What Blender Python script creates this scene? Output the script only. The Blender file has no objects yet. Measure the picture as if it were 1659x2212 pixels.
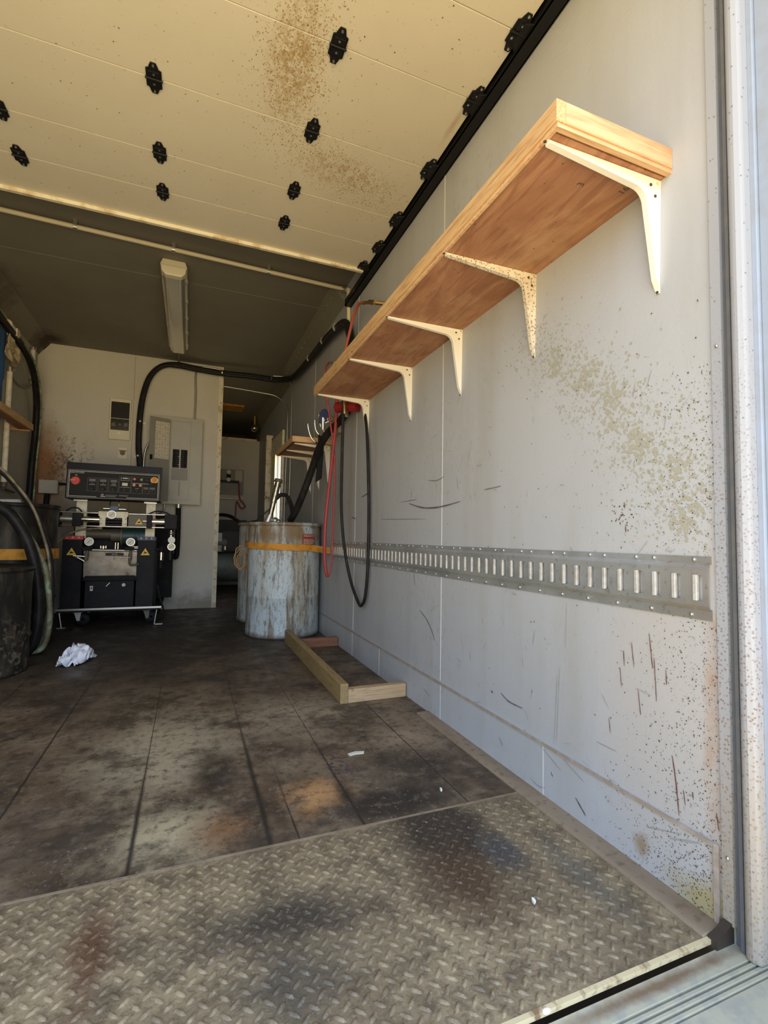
import bpy, math, random
from mathutils import Vector, Matrix
random.seed(7)
S = bpy.context.scene
COL = S.collection
PI = math.pi

# ------------------------------------------------------------------ camera
cam_d = bpy.data.cameras.new('camera'); cam = bpy.data.objects.new('camera', cam_d); COL.objects.link(cam)
_yaw, _pit, _rol, _f = 0.380739435, 0.054618483, 0.016133137, 1048.228
def _axes():
    cy, sy, cp, sp, cr, sr = math.cos(_yaw), math.sin(_yaw), math.cos(_pit), math.sin(_pit), math.cos(_rol), math.sin(_rol)
    f = Vector((sy*cp, cy*cp, sp)); r = Vector((cy, -sy, 0)); u = r.cross(f)
    return cr*r + sr*u, -sr*r + cr*u, f
_r, _u, _fw = _axes()
cam.matrix_world = Matrix(((_r.x, _u.x, -_fw.x, 0), (_r.y, _u.y, -_fw.y, 0), (_r.z, _u.z, -_fw.z, 0.76), (0, 0, 0, 1)))
cam_d.sensor_fit = 'VERTICAL'; cam_d.sensor_height = 24.0
cam_d.lens = _f/2212*24.0
cam_d.clip_start = 0.01
S.camera = cam

# ------------------------------------------------------------------ world, exposure
W = bpy.data.worlds.new('world'); S.world = W; W.use_nodes = True
wt = W.node_tree; wt.nodes.clear()
wo = wt.nodes.new('ShaderNodeOutputWorld'); wb = wt.nodes.new('ShaderNodeBackground')
tc = wt.nodes.new('ShaderNodeTexCoord'); sx = wt.nodes.new('ShaderNodeSeparateXYZ'); cr = wt.nodes.new('ShaderNodeValToRGB')
mr = wt.nodes.new('ShaderNodeMapRange'); mr.inputs[1].default_value = -1; mr.inputs[2].default_value = 1
wt.links.new(tc.outputs['Generated'], sx.inputs[0]); wt.links.new(sx.outputs[2], mr.inputs[0])
wt.links.new(mr.outputs[0], cr.inputs[0]); wt.links.new(cr.outputs[0], wb.inputs[0]); wt.links.new(wb.outputs[0], wo.inputs[0])
cr.color_ramp.elements[0].position = 0.0; cr.color_ramp.elements[0].color = (0.40, 0.31, 0.16, 1)
e = cr.color_ramp.elements.new(0.30); e.color = (0.84, 0.66, 0.36, 1)
e = cr.color_ramp.elements.new(0.44); e.color = (0.88, 0.68, 0.37, 1)
e = cr.color_ramp.elements.new(0.495); e.color = (0.72, 0.56, 0.30, 1)
e = cr.color_ramp.elements.new(0.51); e.color = (0.50, 0.56, 0.62, 1)
e = cr.color_ramp.elements.new(0.62); e.color = (0.47, 0.59, 0.75, 1)
cr.color_ramp.elements[-1].position = 1.0; cr.color_ramp.elements[-1].color = (0.38, 0.54, 0.84, 1)
wb.inputs[1].default_value = 5.6
# portal across the open rear of the box and the side window: it only guides sampling of the daylight
def portal(loc, rot, sx_, sy_):
    l = bpy.data.lights.new('daylight_portal', 'AREA'); l.shape = 'RECTANGLE'; l.size = sx_; l.size_y = sy_
    l.cycles.is_portal = True
    o = bpy.data.objects.new('daylight_portal', l); COL.objects.link(o); o.location = loc; o.rotation_euler = rot
portal((-0.2, 0.40, 1.2), (PI/2, 0, 0), 2.5, 2.6)
portal((1.06, 6.05, 1.35), (0, PI/2, 0), 0.95, 0.5)
S.view_settings.view_transform = 'Standard'; S.view_settings.look = 'None'
S.view_settings.gamma = 1; S.view_settings.use_curve_mapping = False
S.view_settings.exposure = 0.0
S.cycles.max_bounces = 10; S.cycles.diffuse_bounces = 6; S.cycles.glossy_bounces = 4

# ------------------------------------------------------------------ material kit
class Mat:
    def __init__(s, name, base, rough=0.6, metal=0.0, coat=0.0):
        s.m = bpy.data.materials.new(name); s.m.use_nodes = True
        s.t = s.m.node_tree; s.b = s.t.nodes['Principled BSDF']
        s.b.inputs['Roughness'].default_value = rough; s.b.inputs['Metallic'].default_value = metal
        s.b.inputs['Coat Weight'].default_value = coat
        s.base = base; s.cur = None; s.h = None
        s.b.inputs['Base Color'].default_value = (*base, 1)
        s.m.diffuse_color = (*base, 1)
        s.tc = s.t.nodes.new('ShaderNodeTexCoord').outputs['Object']
    def n(s, kind, **k):
        o = s.t.nodes.new(kind)
        for a, b in k.items(): setattr(o, a, b)
        return o
    def math(s, op, a, b=None, clamp=False):
        o = s.n('ShaderNodeMath', operation=op, use_clamp=clamp)
        for i, v in enumerate((a, b)):
            if v is None: continue
            if isinstance(v, (int, float)): o.inputs[i].default_value = v
            else: s.t.links.new(v, o.inputs[i])
        return o.outputs[0]
    def ramp(s, v, lo, hi):
        o = s.n('ShaderNodeMapRange', clamp=True); s.t.links.new(v, o.inputs[0])
        o.inputs[1].default_value = lo; o.inputs[2].default_value = hi
        return o.outputs[0]
    def vec(s, scale=(1, 1, 1), off=(0, 0, 0)):
        o = s.n('ShaderNodeMapping'); s.t.links.new(s.tc, o.inputs[0])
        o.inputs['Scale'].default_value = scale; o.inputs['Location'].default_value = off
        return o.outputs[0]
    def noise(s, scale, lo=0.4, hi=0.6, st=(1, 1, 1), off=(0, 0, 0), detail=4, rough=0.6, dist=0.0):
        o = s.n('ShaderNodeTexNoise'); s.t.links.new(s.vec(st, off), o.inputs['Vector'])
        o.inputs['Scale'].default_value = scale; o.inputs['Detail'].default_value = detail
        o.inputs['Roughness'].default_value = rough; o.inputs['Distortion'].default_value = dist
        return s.ramp(o.outputs[0], lo, hi)
    def spots(s, scale, size, st=(1, 1, 1), off=(0, 0, 0), soft=0.35):
        o = s.n('ShaderNodeTexVoronoi'); s.t.links.new(s.vec(st, off), o.inputs['Vector'])
        o.inputs['Scale'].default_value = scale
        return s.ramp(o.outputs['Distance'], size, size*soft)
    def ell(s, c, r, edge=0.5, wob=0.3, wscale=6):
        """soft ellipse stain at c with radii r (None = axis ignored)"""
        o = s.n('ShaderNodeVectorMath', operation='SUBTRACT'); s.t.links.new(s.tc, o.inputs[0])
        o.inputs[1].default_value = [0 if x is None else x for x in c]
        p = s.n('ShaderNodeVectorMath', operation='MULTIPLY'); s.t.links.new(o.outputs[0], p.inputs[0])
        p.inputs[1].default_value = [0 if x is None else 1/x for x in r]
        l = s.n('ShaderNodeVectorMath', operation='LENGTH'); s.t.links.new(p.outputs[0], l.inputs[0])
        nz = s.n('ShaderNodeTexNoise'); s.t.links.new(s.tc, nz.inputs['Vector']); nz.inputs['Scale'].default_value = wscale
        nz.inputs['Detail'].default_value = 5; nz.inputs['Roughness'].default_value = 0.65
        d = s.math('ADD', l.outputs['Value'], s.math('MULTIPLY', s.math('SUBTRACT', nz.outputs[0], 0.5), wob*3))
        return s.ramp(d, 1.0, 1.0-edge)
    def layer(s, mask, col, amt=1.0):
        mx = s.n('ShaderNodeMix', data_type='RGBA')
        if amt != 1.0: mask = s.math('MULTIPLY', mask, amt)
        s.t.links.new(mask, mx.inputs[0])
        if s.cur is None: mx.inputs[6].default_value = (*s.base, 1)
        else: s.t.links.new(s.cur, mx.inputs[6])
        mx.inputs[7].default_value = (*col, 1)
        s.cur = mx.outputs[2]; s.t.links.new(s.cur, s.b.inputs['Base Color'])
        return s
    def bump(s, h, dist=0.002, strength=0.5):
        b = s.n('ShaderNodeBump'); b.inputs['Distance'].default_value = dist; b.inputs['Strength'].default_value = strength
        s.t.links.new(h, b.inputs['Height']); s.t.links.new(b.outputs[0], s.b.inputs['Normal'])
        return s
    def roughmask(s, mask, a, b):
        o = s.n('ShaderNodeMapRange'); s.t.links.new(mask, o.inputs[0]); o.inputs[3].default_value = a; o.inputs[4].default_value = b
        s.t.links.new(o.outputs[0], s.b.inputs['Roughness']); return s
def flat(name, c, rough=0.6, metal=0.0, dirt=None, scale=20, amt=0.6, bump=0.0):
    m = Mat(name, c, rough, metal)
    if dirt: m.layer(m.noise(scale, 0.45, 0.7), dirt, amt)
    if bump: m.bump(m.noise(scale*4, 0.3, 0.7), bump)
    return m.m

# wall paint
m = Mat('grey_wall_paint', (0.42, 0.43, 0.445), 0.55)
m.layer(m.noise(2.2, 0.45, 0.75), (0.385, 0.39, 0.395), 0.7)
m.layer(m.noise(5, 0.5, 0.72, st=(1, 1, 0.12)), (0.33, 0.31, 0.275), 0.40)
m.layer(m.math('MULTIPLY', m.noise(60, 0.56, 0.66, st=(1, 1, 0.5)), m.noise(1.6, 0.45, 0.65)), (0.30, 0.28, 0.25), 0.45)
m.layer(m.ell((1, 0.80, 0.35), (5, 0.22, 0.5), 0.6, 0.35, 3), (0.45, 0.40, 0.35), 0.45)
m.layer(m.ell((1, 0.70, 0.03), (5, 0.13, 0.06), 0.8, 0.4, 9), (0.34, 0.27, 0.10), 0.8)
m.layer(m.ell((1, 0.86, 0.06), (5, 0.03, 0.035), 0.8, 0.5, 20), (0.26, 0.18, 0.09), 0.8)
m.layer(m.math('MULTIPLY', m.ell((1, 0.68, 0.35), (5, 0.035, 0.45), 0.5, 0.3, 8), m.noise(14, 0.25, 0.65)), (0.36, 0.20, 0.09), 0.6)
m.bump(m.noise(140, 0.2, 0.8, detail=2), 0.0008, 0.35)
M_WALL = m.m
# partition: same paint, dingier, with the rust brown run at its left side
m = Mat('partition_paint', (0.60, 0.57, 0.50), 0.6)
m.layer(m.noise(2.5, 0.4, 0.7), (0.52, 0.49, 0.42), 0.6)
m.layer(m.noise(40, 0.6, 0.7), (0.33, 0.29, 0.22), 0.35)
m.layer(m.ell((-1.34, 5.4, 1.25), (0.27, 9, 0.72), 0.6, 0.22, 5), (0.26, 0.105, 0.025), 0.95)
m.layer(m.math('MULTIPLY', m.ell((-1.12, 5.4, 1.42), (0.28, 9, 0.34), 0.9, 0.35, 4), m.noise(14, 0.50, 0.56, dist=1.5)), (0.13, 0.07, 0.03), 0.9)
m.layer(m.ell((-1.15, 5.4, 0.9), (0.3, 9, 0.35), 0.8, 0.3, 5), (0.20, 0.15, 0.09), 0.8)
m.layer(m.ell((0.1, 5.4, 0.0), (0.5, 9, 0.22), 0.8, 0.5, 9), (0.20, 0.16, 0.11), 0.8)
M_PART = m.m
m = Mat('left_wall_paint', (0.42, 0.40, 0.34), 0.6)
m.layer(m.noise(2.5, 0.4, 0.7), (0.33, 0.31, 0.25), 0.7); m.layer(m.noise(30, 0.6, 0.7), (0.16, 0.13, 0.09), 0.5)
M_WALLL = m.m
m = Mat('bare_trim', (0.72, 0.66, 0.50), 0.5)
m.layer(m.noise(12, 0.5, 0.62), (0.38, 0.25, 0.10), 0.6)
M_TRIM = m.m
m = Mat('ceiling_liner', (0.215, 0.195, 0.15), 0.75)  # dark base colour carries the low light on a pale liner
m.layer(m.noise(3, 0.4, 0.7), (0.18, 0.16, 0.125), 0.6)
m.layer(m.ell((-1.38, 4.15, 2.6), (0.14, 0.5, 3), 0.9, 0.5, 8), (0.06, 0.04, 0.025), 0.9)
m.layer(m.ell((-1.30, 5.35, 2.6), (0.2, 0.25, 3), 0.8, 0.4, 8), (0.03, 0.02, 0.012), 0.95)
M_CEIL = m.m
# wood floor
m = Mat('grimy_wood_floor', (0.135, 0.090, 0.052), 0.5)
m.layer(m.noise(9, 0.38, 0.62, st=(1, 0.14, 1)), (0.075, 0.048, 0.028), 0.9)
m.layer(m.noise(2.6, 0.46, 0.58), (0.20, 0.145, 0.09), 0.75)
m.layer(m.noise(7, 0.50, 0.62, off=(3, 3, 0), detail=8, rough=0.7), (0.045, 0.029, 0.018), 0.8)
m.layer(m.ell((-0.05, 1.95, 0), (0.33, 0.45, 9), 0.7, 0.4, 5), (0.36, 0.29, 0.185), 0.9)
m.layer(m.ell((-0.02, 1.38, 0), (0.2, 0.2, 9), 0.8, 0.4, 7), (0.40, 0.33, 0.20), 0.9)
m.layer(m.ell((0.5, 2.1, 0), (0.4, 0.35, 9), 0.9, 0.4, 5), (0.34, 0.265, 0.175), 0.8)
m.layer(m.ell((0.10, 1.36, 0), (0.11, 0.12, 9), 0.8, 0.4, 10), (0.19, 0.085, 0.035), 0.85)
m.layer(m.ell((0.37, 1.44, 0), (0.13, 0.13, 9), 0.8, 0.4, 8), (0.44, 0.23, 0.09), 0.9)
m.layer(m.ell((0.80, 1.75, 0), (0.2, 0.3, 9), 0.9, 0.4, 5), (0.30, 0.215, 0.135), 0.8)
m.layer(m.ell((0.10, 1.70, 0), (0.08, 0.2, 9), 0.6, 0.45, 8), (0.03, 0.02, 0.013), 0.9)
m.layer(m.ell((-0.30, 1.45, 0), (0.2, 0.16, 9), 0.6, 0.35, 6), (0.09, 0.062, 0.04), 0.8)
m.layer(m.ell((0.72, 1.50, 0), (0.24, 0.24, 9), 0.8, 0.40, 6), (0.055, 0.035, 0.022), 0.85)
m.layer(m.ell((0.58, 1.33, 0), (0.26, 0.11, 9), 0.6, 0.28, 9), (0.02, 0.014, 0.01), 0.95)
m.layer(m.ell((0.46, 1.42, 0), (0.035, 0.13, 9), 0.8, 0.25, 9), (0.025, 0.017, 0.011), 0.9)
m.layer(m.math('MULTIPLY', m.ell((0.49, 1.60, 0), (0.06, 0.13, 9), 0.6, 0.3, 9), m.noise(40, 0.5, 0.55)), (0.05, 0.03, 0.045), 0.9)
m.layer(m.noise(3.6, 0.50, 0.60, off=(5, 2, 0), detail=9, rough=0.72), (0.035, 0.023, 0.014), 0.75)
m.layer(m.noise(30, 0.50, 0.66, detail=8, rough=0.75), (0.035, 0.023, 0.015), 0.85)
m.layer(m.noise(16, 0.52, 0.64, off=(7, 1, 0), detail=8, rough=0.75), (0.24, 0.185, 0.12), 0.4)
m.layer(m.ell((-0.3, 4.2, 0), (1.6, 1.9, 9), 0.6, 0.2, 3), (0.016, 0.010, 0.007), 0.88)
m.layer(m.math('MULTIPLY', m.noise(90, 0.63, 0.68), m.noise(3, 0.4, 0.6)), (0.5, 0.44, 0.34), 0.5)
def seam(m, x, w, col, amt, y0=None, wob=0.006):
    sp = m.n('ShaderNodeSeparateXYZ'); m.t.links.new(m.tc, sp.inputs[0])
    nz = m.n('ShaderNodeTexNoise'); m.t.links.new(m.tc, nz.inputs['Vector']); nz.inputs['Scale'].default_value = 12
    d = m.math('ABSOLUTE', m.math('ADD', m.math('SUBTRACT', sp.outputs[0], x), m.math('MULTIPLY', m.math('SUBTRACT', nz.outputs[0], 0.5), wob)))
    k = m.ramp(d, w, w*0.3)
    if y0: k = m.math('MULTIPLY', k, m.ramp(sp.outputs[1], y0, y0-0.5))
    m.layer(k, col, amt)
for x, w_, y0 in ((0.215, 0.011, 2.2), (-0.103, 0.009, 2.0), (0.46, 0.007, 1.9), (-0.44, 0.005, None), (0.285, 0.004, 1.8), (-0.75, 0.004, None), (0.78, 0.003, None)):
    seam(m, x, w_, (0.02, 0.015, 0.01), 0.85, y0)
for x in (-1.07, -0.75, -0.44, -0.103, 0.215, 0.46, 0.78):
    seam(m, x, 0.0025, (0.02, 0.015, 0.01), 0.8, None, 0.001)
m.roughmask(m.noise(7, 0.35, 0.65), 0.42, 0.8)
m.bump(m.noise(45, 0.3, 0.7, st=(1, 0.3, 1)), 0.0015, 0.5)
M_FLOOR = m.m
# diamond plate
m = Mat('worn_diamond_plate_steel', (0.305, 0.228, 0.132), 0.55, 0.15)
m.layer(m.noise(4.5, 0.44, 0.58), (0.21, 0.155, 0.09), 0.85)
m.layer(m.noise(13, 0.46, 0.60, detail=8, rough=0.75), (0.105, 0.075, 0.044), 0.75)
m.layer(m.noise(45, 0.50, 0.64, detail=8, rough=0.75), (0.085, 0.06, 0.038), 0.65)
m.layer(m.ell((0.20, 1.00, 0), (0.24, 0.10, 9), 0.8, 0.45, 9), (0.045, 0.036, 0.028), 0.9)
m.layer(m.ell((0.20, 0.86, 0), (0.14, 0.11, 9), 0.8, 0.5, 9), (0.075, 0.062, 0.047), 0.8)
m.layer(m.ell((-0.14, 1.05, 0), (0.05, 0.16, 9), 0.8, 0.5, 10), (0.10, 0.04, 0.02), 0.85)
m.layer(m.ell((0.64, 1.15, 0), (0.17, 0.22, 9), 0.55, 0.30, 9), (0.035, 0.024, 0.017), 0.93)
m.layer(m.ell((0.60, 0.96, 0), (0.14, 0.19, 9), 0.8, 0.35, 9), (0.075, 0.04, 0.02), 0.9)
m.layer(m.ell((0.74, 1.03, 0), (0.07, 0.11, 9), 0.7, 0.35, 12), (0.06, 0.056, 0.055), 0.85)
m.layer(m.ell((0.86, 0.90, 0), (0.06, 0.2, 9), 0.9, 0.3, 12), (0.13, 0.115, 0.09), 0.7)
m.layer(m.noise(120, 0.60, 0.68), (0.48, 0.38, 0.24), 0.35)
m.bump(m.noise(110, 0.3, 0.7), 0.0010, 0.6)
M_PLATE = m.m
m = Mat('rubbed_bright_steel_edge', (0.80, 0.66, 0.40), 0.35, 0.4)
m.layer(m.noise(30, 0.50, 0.62, st=(1, 0.3, 1)), (0.25, 0.13, 0.06), 0.85)
M_LIP = m.m
m = Mat('dusty_curb', (0.28, 0.21, 0.14), 0.6, 0.1)
m.layer(m.noise(8, 0.4, 0.62, st=(1, 0.3, 1)), (0.19, 0.135, 0.085), 0.8)
m.layer(m.noise(40, 0.55, 0.65), (0.10, 0.07, 0.05), 0.5)
M_CURB = m.m
m = Mat('galvanised_sill', (0.42, 0.385, 0.28), 0.5, 0.1)
m.layer(m.noise(30, 0.45, 0.65), (0.30, 0.29, 0.25), 0.7)
m.layer(m.ell((0.80, 0.645, 0), (0.35, 0.016, 9), 0.8, 0.4, 25), (0.16, 0.095, 0.05), 0.9)
M_SILL = m.m
# overhead door panels
m = Mat('cream_door_panel', (0.68, 0.625, 0.505), 0.5)
m.layer(m.noise(3, 0.4, 0.7), (0.62, 0.565, 0.45), 0.5)
m.layer(m.math('MULTIPLY', m.ell((0.28, 1.60, 2.4), (0.11, 0.30, 9), 0.9, 0.25, 9), m.noise(45, 0.42, 0.56, st=(1, .6, 1))), (0.42, 0.27, 0.09), 0.75)
m.layer(m.math('MULTIPLY', m.ell((0.58, 2.03, 2.4), (0.26, 0.12, 9), 0.9, 0.25, 9), m.noise(45, 0.45, 0.58, st=(1, .6, 1))), (0.42, 0.28, 0.11), 0.6)
m.layer(m.ell((0.915, 1.60, 2.4), (0.018, 0.14, 9), 0.9, 0.4, 14), (0.45, 0.27, 0.13), 0.6)
m.layer(m.noise(80, 0.66, 0.70), (0.2, 0.13, 0.06), 0.4)
M_DOOR = m.m
M_SPECK = flat('dried_amber_specks', (0.40, 0.27, 0.10), 0.7)
M_SPECKD = flat('dark_brown_specks', (0.085, 0.055, 0.035), 0.7)
M_SPECKG = flat('tan_foam_specks', (0.345, 0.33, 0.255), 0.7)
M_DRIP = flat('rust_brown_drips', (0.13, 0.04, 0.025), 0.6)
M_SCUFF = flat('black_scuffs', (0.10, 0.095, 0.095), 0.8)
M_SCUFFL = flat('faint_scuffs', (0.30, 0.29, 0.28), 0.8)
M_SEAM = flat('pale_seam_bead', (0.58, 0.57, 0.53), 0.5)
M_SEAMD = flat('brown_seam_grime', (0.30, 0.24, 0.19), 0.7, dirt=(0.42, 0.36, 0.30), scale=30, amt=0.8)
M_BLACK = flat('black_painted_steel', (0.012, 0.012, 0.013), 0.35)
for _k in ('black_painted_steel',): bpy.data.materials[_k].node_tree.nodes['Principled BSDF'].inputs['Specular IOR Level'].default_value = 0.15
M_BLACKM = flat('matte_black', (0.010, 0.010, 0.011), 0.6, dirt=(0.03, 0.025, 0.02), scale=15, amt=0.5)
M_BLKCASE = flat('scuffed_black_cover', (0.010, 0.010, 0.013), 0.5, dirt=(0.026, 0.023, 0.022), scale=9, amt=0.6)
M_RUBBER = flat('black_rubber', (0.012, 0.011, 0.012), 0.5, dirt=(0.05, 0.045, 0.04), scale=30, amt=0.4)
M_CHROME = flat('chrome', (0.85, 0.80, 0.70), 0.16, 1.0)
M_STEEL = flat('dull_zinc_steel', (0.55, 0.53, 0.49), 0.38, 0.9)
M_STEELD = flat('tarnished_chrome', (0.42, 0.38, 0.28), 0.28, 1.0, dirt=(0.08, 0.06, 0.04), scale=30, amt=0.8)
M_BRASS = flat('brass', (0.70, 0.52, 0.24), 0.28, 1.0)
M_WHITE = flat('white_enamel', (0.82, 0.79, 0.71), 0.4)
M_WHITED = flat('cream_powder_coat', (0.86, 0.80, 0.62), 0.5, dirt=(0.45, 0.30, 0.12), scale=22, amt=0.5)
M_GREYLT = flat('grey_enclosure_paint', (0.42, 0.41, 0.36), 0.45, dirt=(0.50, 0.47, 0.38), scale=6, amt=0.7)
M_GREYDK = flat('grey_enclosure_inner', (0.27, 0.26, 0.225), 0.5, dirt=(0.22, 0.21, 0.18), scale=6, amt=0.7)
M_CREAM = flat('cream_plastic', (0.72, 0.66, 0.50), 0.45)
M_PVC = flat('cream_pvc', (0.74, 0.64, 0.45), 0.45)
M_DARKGL = flat('dark_glass', (0.035, 0.032, 0.028), 0.15)
M_DIAL = flat('gauge_dial', (0.80, 0.76, 0.66), 0.5)
M_PAPER = flat('printed_paper', (0.62, 0.57, 0.46), 0.8)
M_INK = flat('printing_ink', (0.06, 0.055, 0.05), 0.8)
M_SILK = flat('white_silkscreen', (0.62, 0.60, 0.55), 0.6)
M_SILKG = flat('grey_silkscreen', (0.16, 0.155, 0.15), 0.6)
M_FACE = flat('dark_panel_face', (0.022, 0.021, 0.020), 0.5)
M_RED = flat('red_plastic', (0.62, 0.045, 0.03), 0.35)
M_REDLT = flat('red_band', (0.50, 0.04, 0.045), 0.45)
M_REELRED = flat('shaded_red_reel', (0.26, 0.015, 0.02), 0.5)  # red darkened to carry the shade below the shelf end
M_NAVY = flat('navy_band', (0.025, 0.03, 0.10), 0.45)
M_BLUE = flat('blue_anodised', (0.02, 0.05, 0.13), 0.35)
M_YEL = flat('warning_yellow', (0.80, 0.52, 0.03), 0.45)
M_GREENL = flat('green_lens', (0.02, 0.13, 0.06), 0.25)
M_AMBER = flat('amber_lens', (0.55, 0.12, 0.04), 0.25)
M_TEAL = flat('teal_motor_paint', (0.02, 0.065, 0.06), 0.45)
M_IRON = flat('grey_cast_iron', (0.13, 0.115, 0.09), 0.55, 0.3)
m = Mat('stained_tray_steel', (0.50, 0.46, 0.40), 0.35, 0.55)
m.layer(m.noise(8, 0.42, 0.62), (0.28, 0.24, 0.19), 0.8); m.layer(m.noise(20, 0.6, 0.68, st=(1, 1, .3)), (0.05, 0.035, 0.02), 0.8)
M_TRAY = m.m
M_REDHOSE = flat('red_air_hose', (0.36, 0.045, 0.05), 0.5, dirt=(0.20, 0.035, 0.035), scale=25, amt=0.5)
M_REDHOSEL = flat('faded_red_hose', (0.48, 0.12, 0.075), 0.5)
M_BLKHOSE = flat('black_hose', (0.016, 0.015, 0.016), 0.4, dirt=(0.04, 0.036, 0.033), scale=20, amt=0.5)
M_GRYHOSE = flat('dusty_black_hose_sleeve', (0.012, 0.011, 0.012), 0.42, dirt=(0.04, 0.037, 0.032), scale=12, amt=0.6)
m = Mat('dirty_green_hose', (0.30, 0.40, 0.26), 0.5)
m.layer(m.noise(6, 0.38, 0.55), (0.16, 0.14, 0.075), 0.95); m.layer(m.noise(30, 0.5, 0.62), (0.07, 0.055, 0.035), 0.7)
M_GRNHOSE = m.m
m = Mat('dirty_tan_hose', (0.22, 0.19, 0.12), 0.5)
m.layer(m.noise(14, 0.45, 0.6), (0.07, 0.05, 0.03), 0.8)
M_TANHOSE = m.m
m = Mat('yellow_ratchet_webbing', (0.62, 0.28, 0.03), 0.75)
m.layer(m.noise(14, 0.45, 0.65), (0.30, 0.12, 0.03), 0.75)
M_STRAP = m.m
m = Mat('streaked_white_drum_paint', (0.50, 0.57, 0.60), 0.5)
m.layer(m.noise(3.0, 0.45, 0.62, st=(1, 1, 0.35)), (0.46, 0.46, 0.40), 0.6)
m.layer(m.noise(9, 0.50, 0.60, st=(1, 1, 0.16), detail=8, rough=.7), (0.30, 0.22, 0.10), 0.7)
m.layer(m.noise(15, 0.52, 0.60, st=(1, 1, 0.12), off=(9, 1, 2), detail=8, rough=.7), (0.13, 0.08, 0.035), 0.8)
m.layer(m.noise(40, 0.53, 0.62, st=(1, 1, 0.3), off=(3, 1, 2), detail=8, rough=.75), (0.09, 0.06, 0.035), 0.7)
m.layer(m.math('MULTIPLY', m.noise(7, 0.40, 0.58, st=(1, 1, .3)), m.ell((0, 0, 0.83), (9, 9, 0.16), 0.6, 0.3, 6)), (0.20, 0.125, 0.05), 0.9)
m.layer(m.ell((0, 0, 0.0), (9, 9, 0.04), 0.6, 0.5, 12), (0.10, 0.075, 0.05), 0.8)
m.layer(m.noise(60, 0.6, 0.68), (0.07, 0.05, 0.03), 0.5)
m.bump(m.noise(30, 0.4, 0.7), 0.001, 0.4)
M_DRUM = m.m
m = Mat('grimy_black_drum', (0.018, 0.016, 0.014), 0.42)
m.layer(m.noise(12, 0.5, 0.66, st=(1, 1, .35)), (0.075, 0.06, 0.042), 0.7)
m.layer(m.math('MULTIPLY', m.noise(28, 0.52, 0.62), m.ell((0, 0, 0.12), (9, 9, 0.2), 0.6, 0.2, 5)), (0.20, 0.16, 0.11), 0.6)
M_BDRUM = m.m
def wood(name, a, b, c, axis='y', scale=3.0):
    m = Mat(name, a, 0.65)
    st = {'y': (5, 0.35, 5), 'x': (0.35, 5, 5), 'z': (5, 5, 0.35)}[axis]
    m.layer(m.noise(scale*1.6, 0.35, 0.68, st=st, detail=6, dist=1.2), b, 0.85)
    m.layer(m.noise(scale*7, 0.5, 0.68, st=st, detail=3), c, 0.6)
    m.layer(m.spots(9, 0.10), (c[0]*0.4, c[1]*0.4, c[2]*0.4), 0.7)
    m.bump(m.noise(scale*8, 0.3, 0.7, st=st), 0.0006, 0.5)
    return m.m
m = Mat('red_brown_plywood', (0.44, 0.22, 0.115), 0.6)
m.layer(m.noise(2.2, 0.38, 0.62, st=(3.2, 0.8, 3), detail=3, dist=2.2), (0.30, 0.125, 0.062), 0.85)
m.layer(m.noise(7, 0.50, 0.60, st=(4, 0.5, 3), detail=6, dist=1.6), (0.23, 0.09, 0.042), 0.6)
m.layer(m.noise(40, 0.45, 0.7, st=(3, 0.3, 3), detail=4), (0.30, 0.13, 0.065), 0.5)
m.layer(m.noise(5, 0.52, 0.66, off=(3, 8, 1)), (0.50, 0.30, 0.16), 0.5)
m.layer(m.spots(26, 0.10, off=(2, 1, 0)), (0.07, 0.03, 0.02), 0.8)
M_PLY = m.m
M_PINE = wood('pine_edge_board', (0.62, 0.40, 0.19), (0.50, 0.28, 0.11), (0.30, 0.15, 0.055), 'y', 5)
M_PINEX = wood('pine_end_board', (0.66, 0.44, 0.24), (0.56, 0.31, 0.14), (0.42, 0.20, 0.08), 'x', 3)
M_STUD = wood('oiled_stud', (0.34, 0.24, 0.10), (0.24, 0.155, 0.06), (0.12, 0.075, 0.03), 'y', 5)
M_STUDX = wood('pale_stud', (0.52, 0.36, 0.20), (0.42, 0.27, 0.14), (0.25, 0.14, 0.07), 'x', 4)
M_STUDR = wood('red_stained_stud', (0.28, 0.12, 0.06), (0.20, 0.08, 0.04), (0.12, 0.05, 0.03), 'x', 5)
M_RAG = Mat('white_rag', (0.78, 0.79, 0.86), 0.85).m
m = Mat('blue_cloth', (0.03, 0.10, 0.26), 0.85); m.layer(m.noise(6, 0.4, 0.7, st=(3, 3, .4)), (0.015, 0.045, 0.13), 0.8); M_BLUECL = m.m
m = Mat('crumpled_kraft_paper', (0.62, 0.52, 0.33), 0.8); m.layer(m.noise(10, 0.5, 0.6), (0.20, 0.12, 0.05), 0.8); M_KRAFT = m.m
m = Mat('oil_soaked_cardboard', (0.26, 0.17, 0.075), 0.8); m.layer(m.noise(7, 0.4, 0.6, st=(1, 1, .4)), (0.12, 0.075, 0.035), 0.9); M_CARD = m.m
M_JUG = flat('amber_stained_pail', (0.17, 0.055, 0.014), 0.5, dirt=(0.06, 0.028, 0.012), scale=8, amt=0.9)
m = Mat('speckled_rail_zinc', (0.46, 0.475, 0.47), 0.40, 0.55)
m.layer(m.noise(9, 0.42, 0.62, st=(1, .5, 1)), (0.34, 0.35, 0.34), 0.8); m.layer(m.noise(70, 0.6, 0.68), (0.20, 0.13, 0.08), 0.5)
m.layer(m.ell((1, 0.70, 0.66), (5, 0.16, 5), 0.9, 0.3, 20), (0.30, 0.22, 0.15), 0.35)
M_ETRACK = m.m
m = Mat('speckled_white_jamb', (0.34, 0.35, 0.38), 0.5)
m.layer(m.math('MULTIPLY', m.spots(150, 0.42, off=(1, 2, 3)), m.ell((1, 0.6, 0.15), (5, 5, 1.25), 0.8, 0.2, 4)), (0.16, 0.08, 0.045), 0.85)
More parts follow.
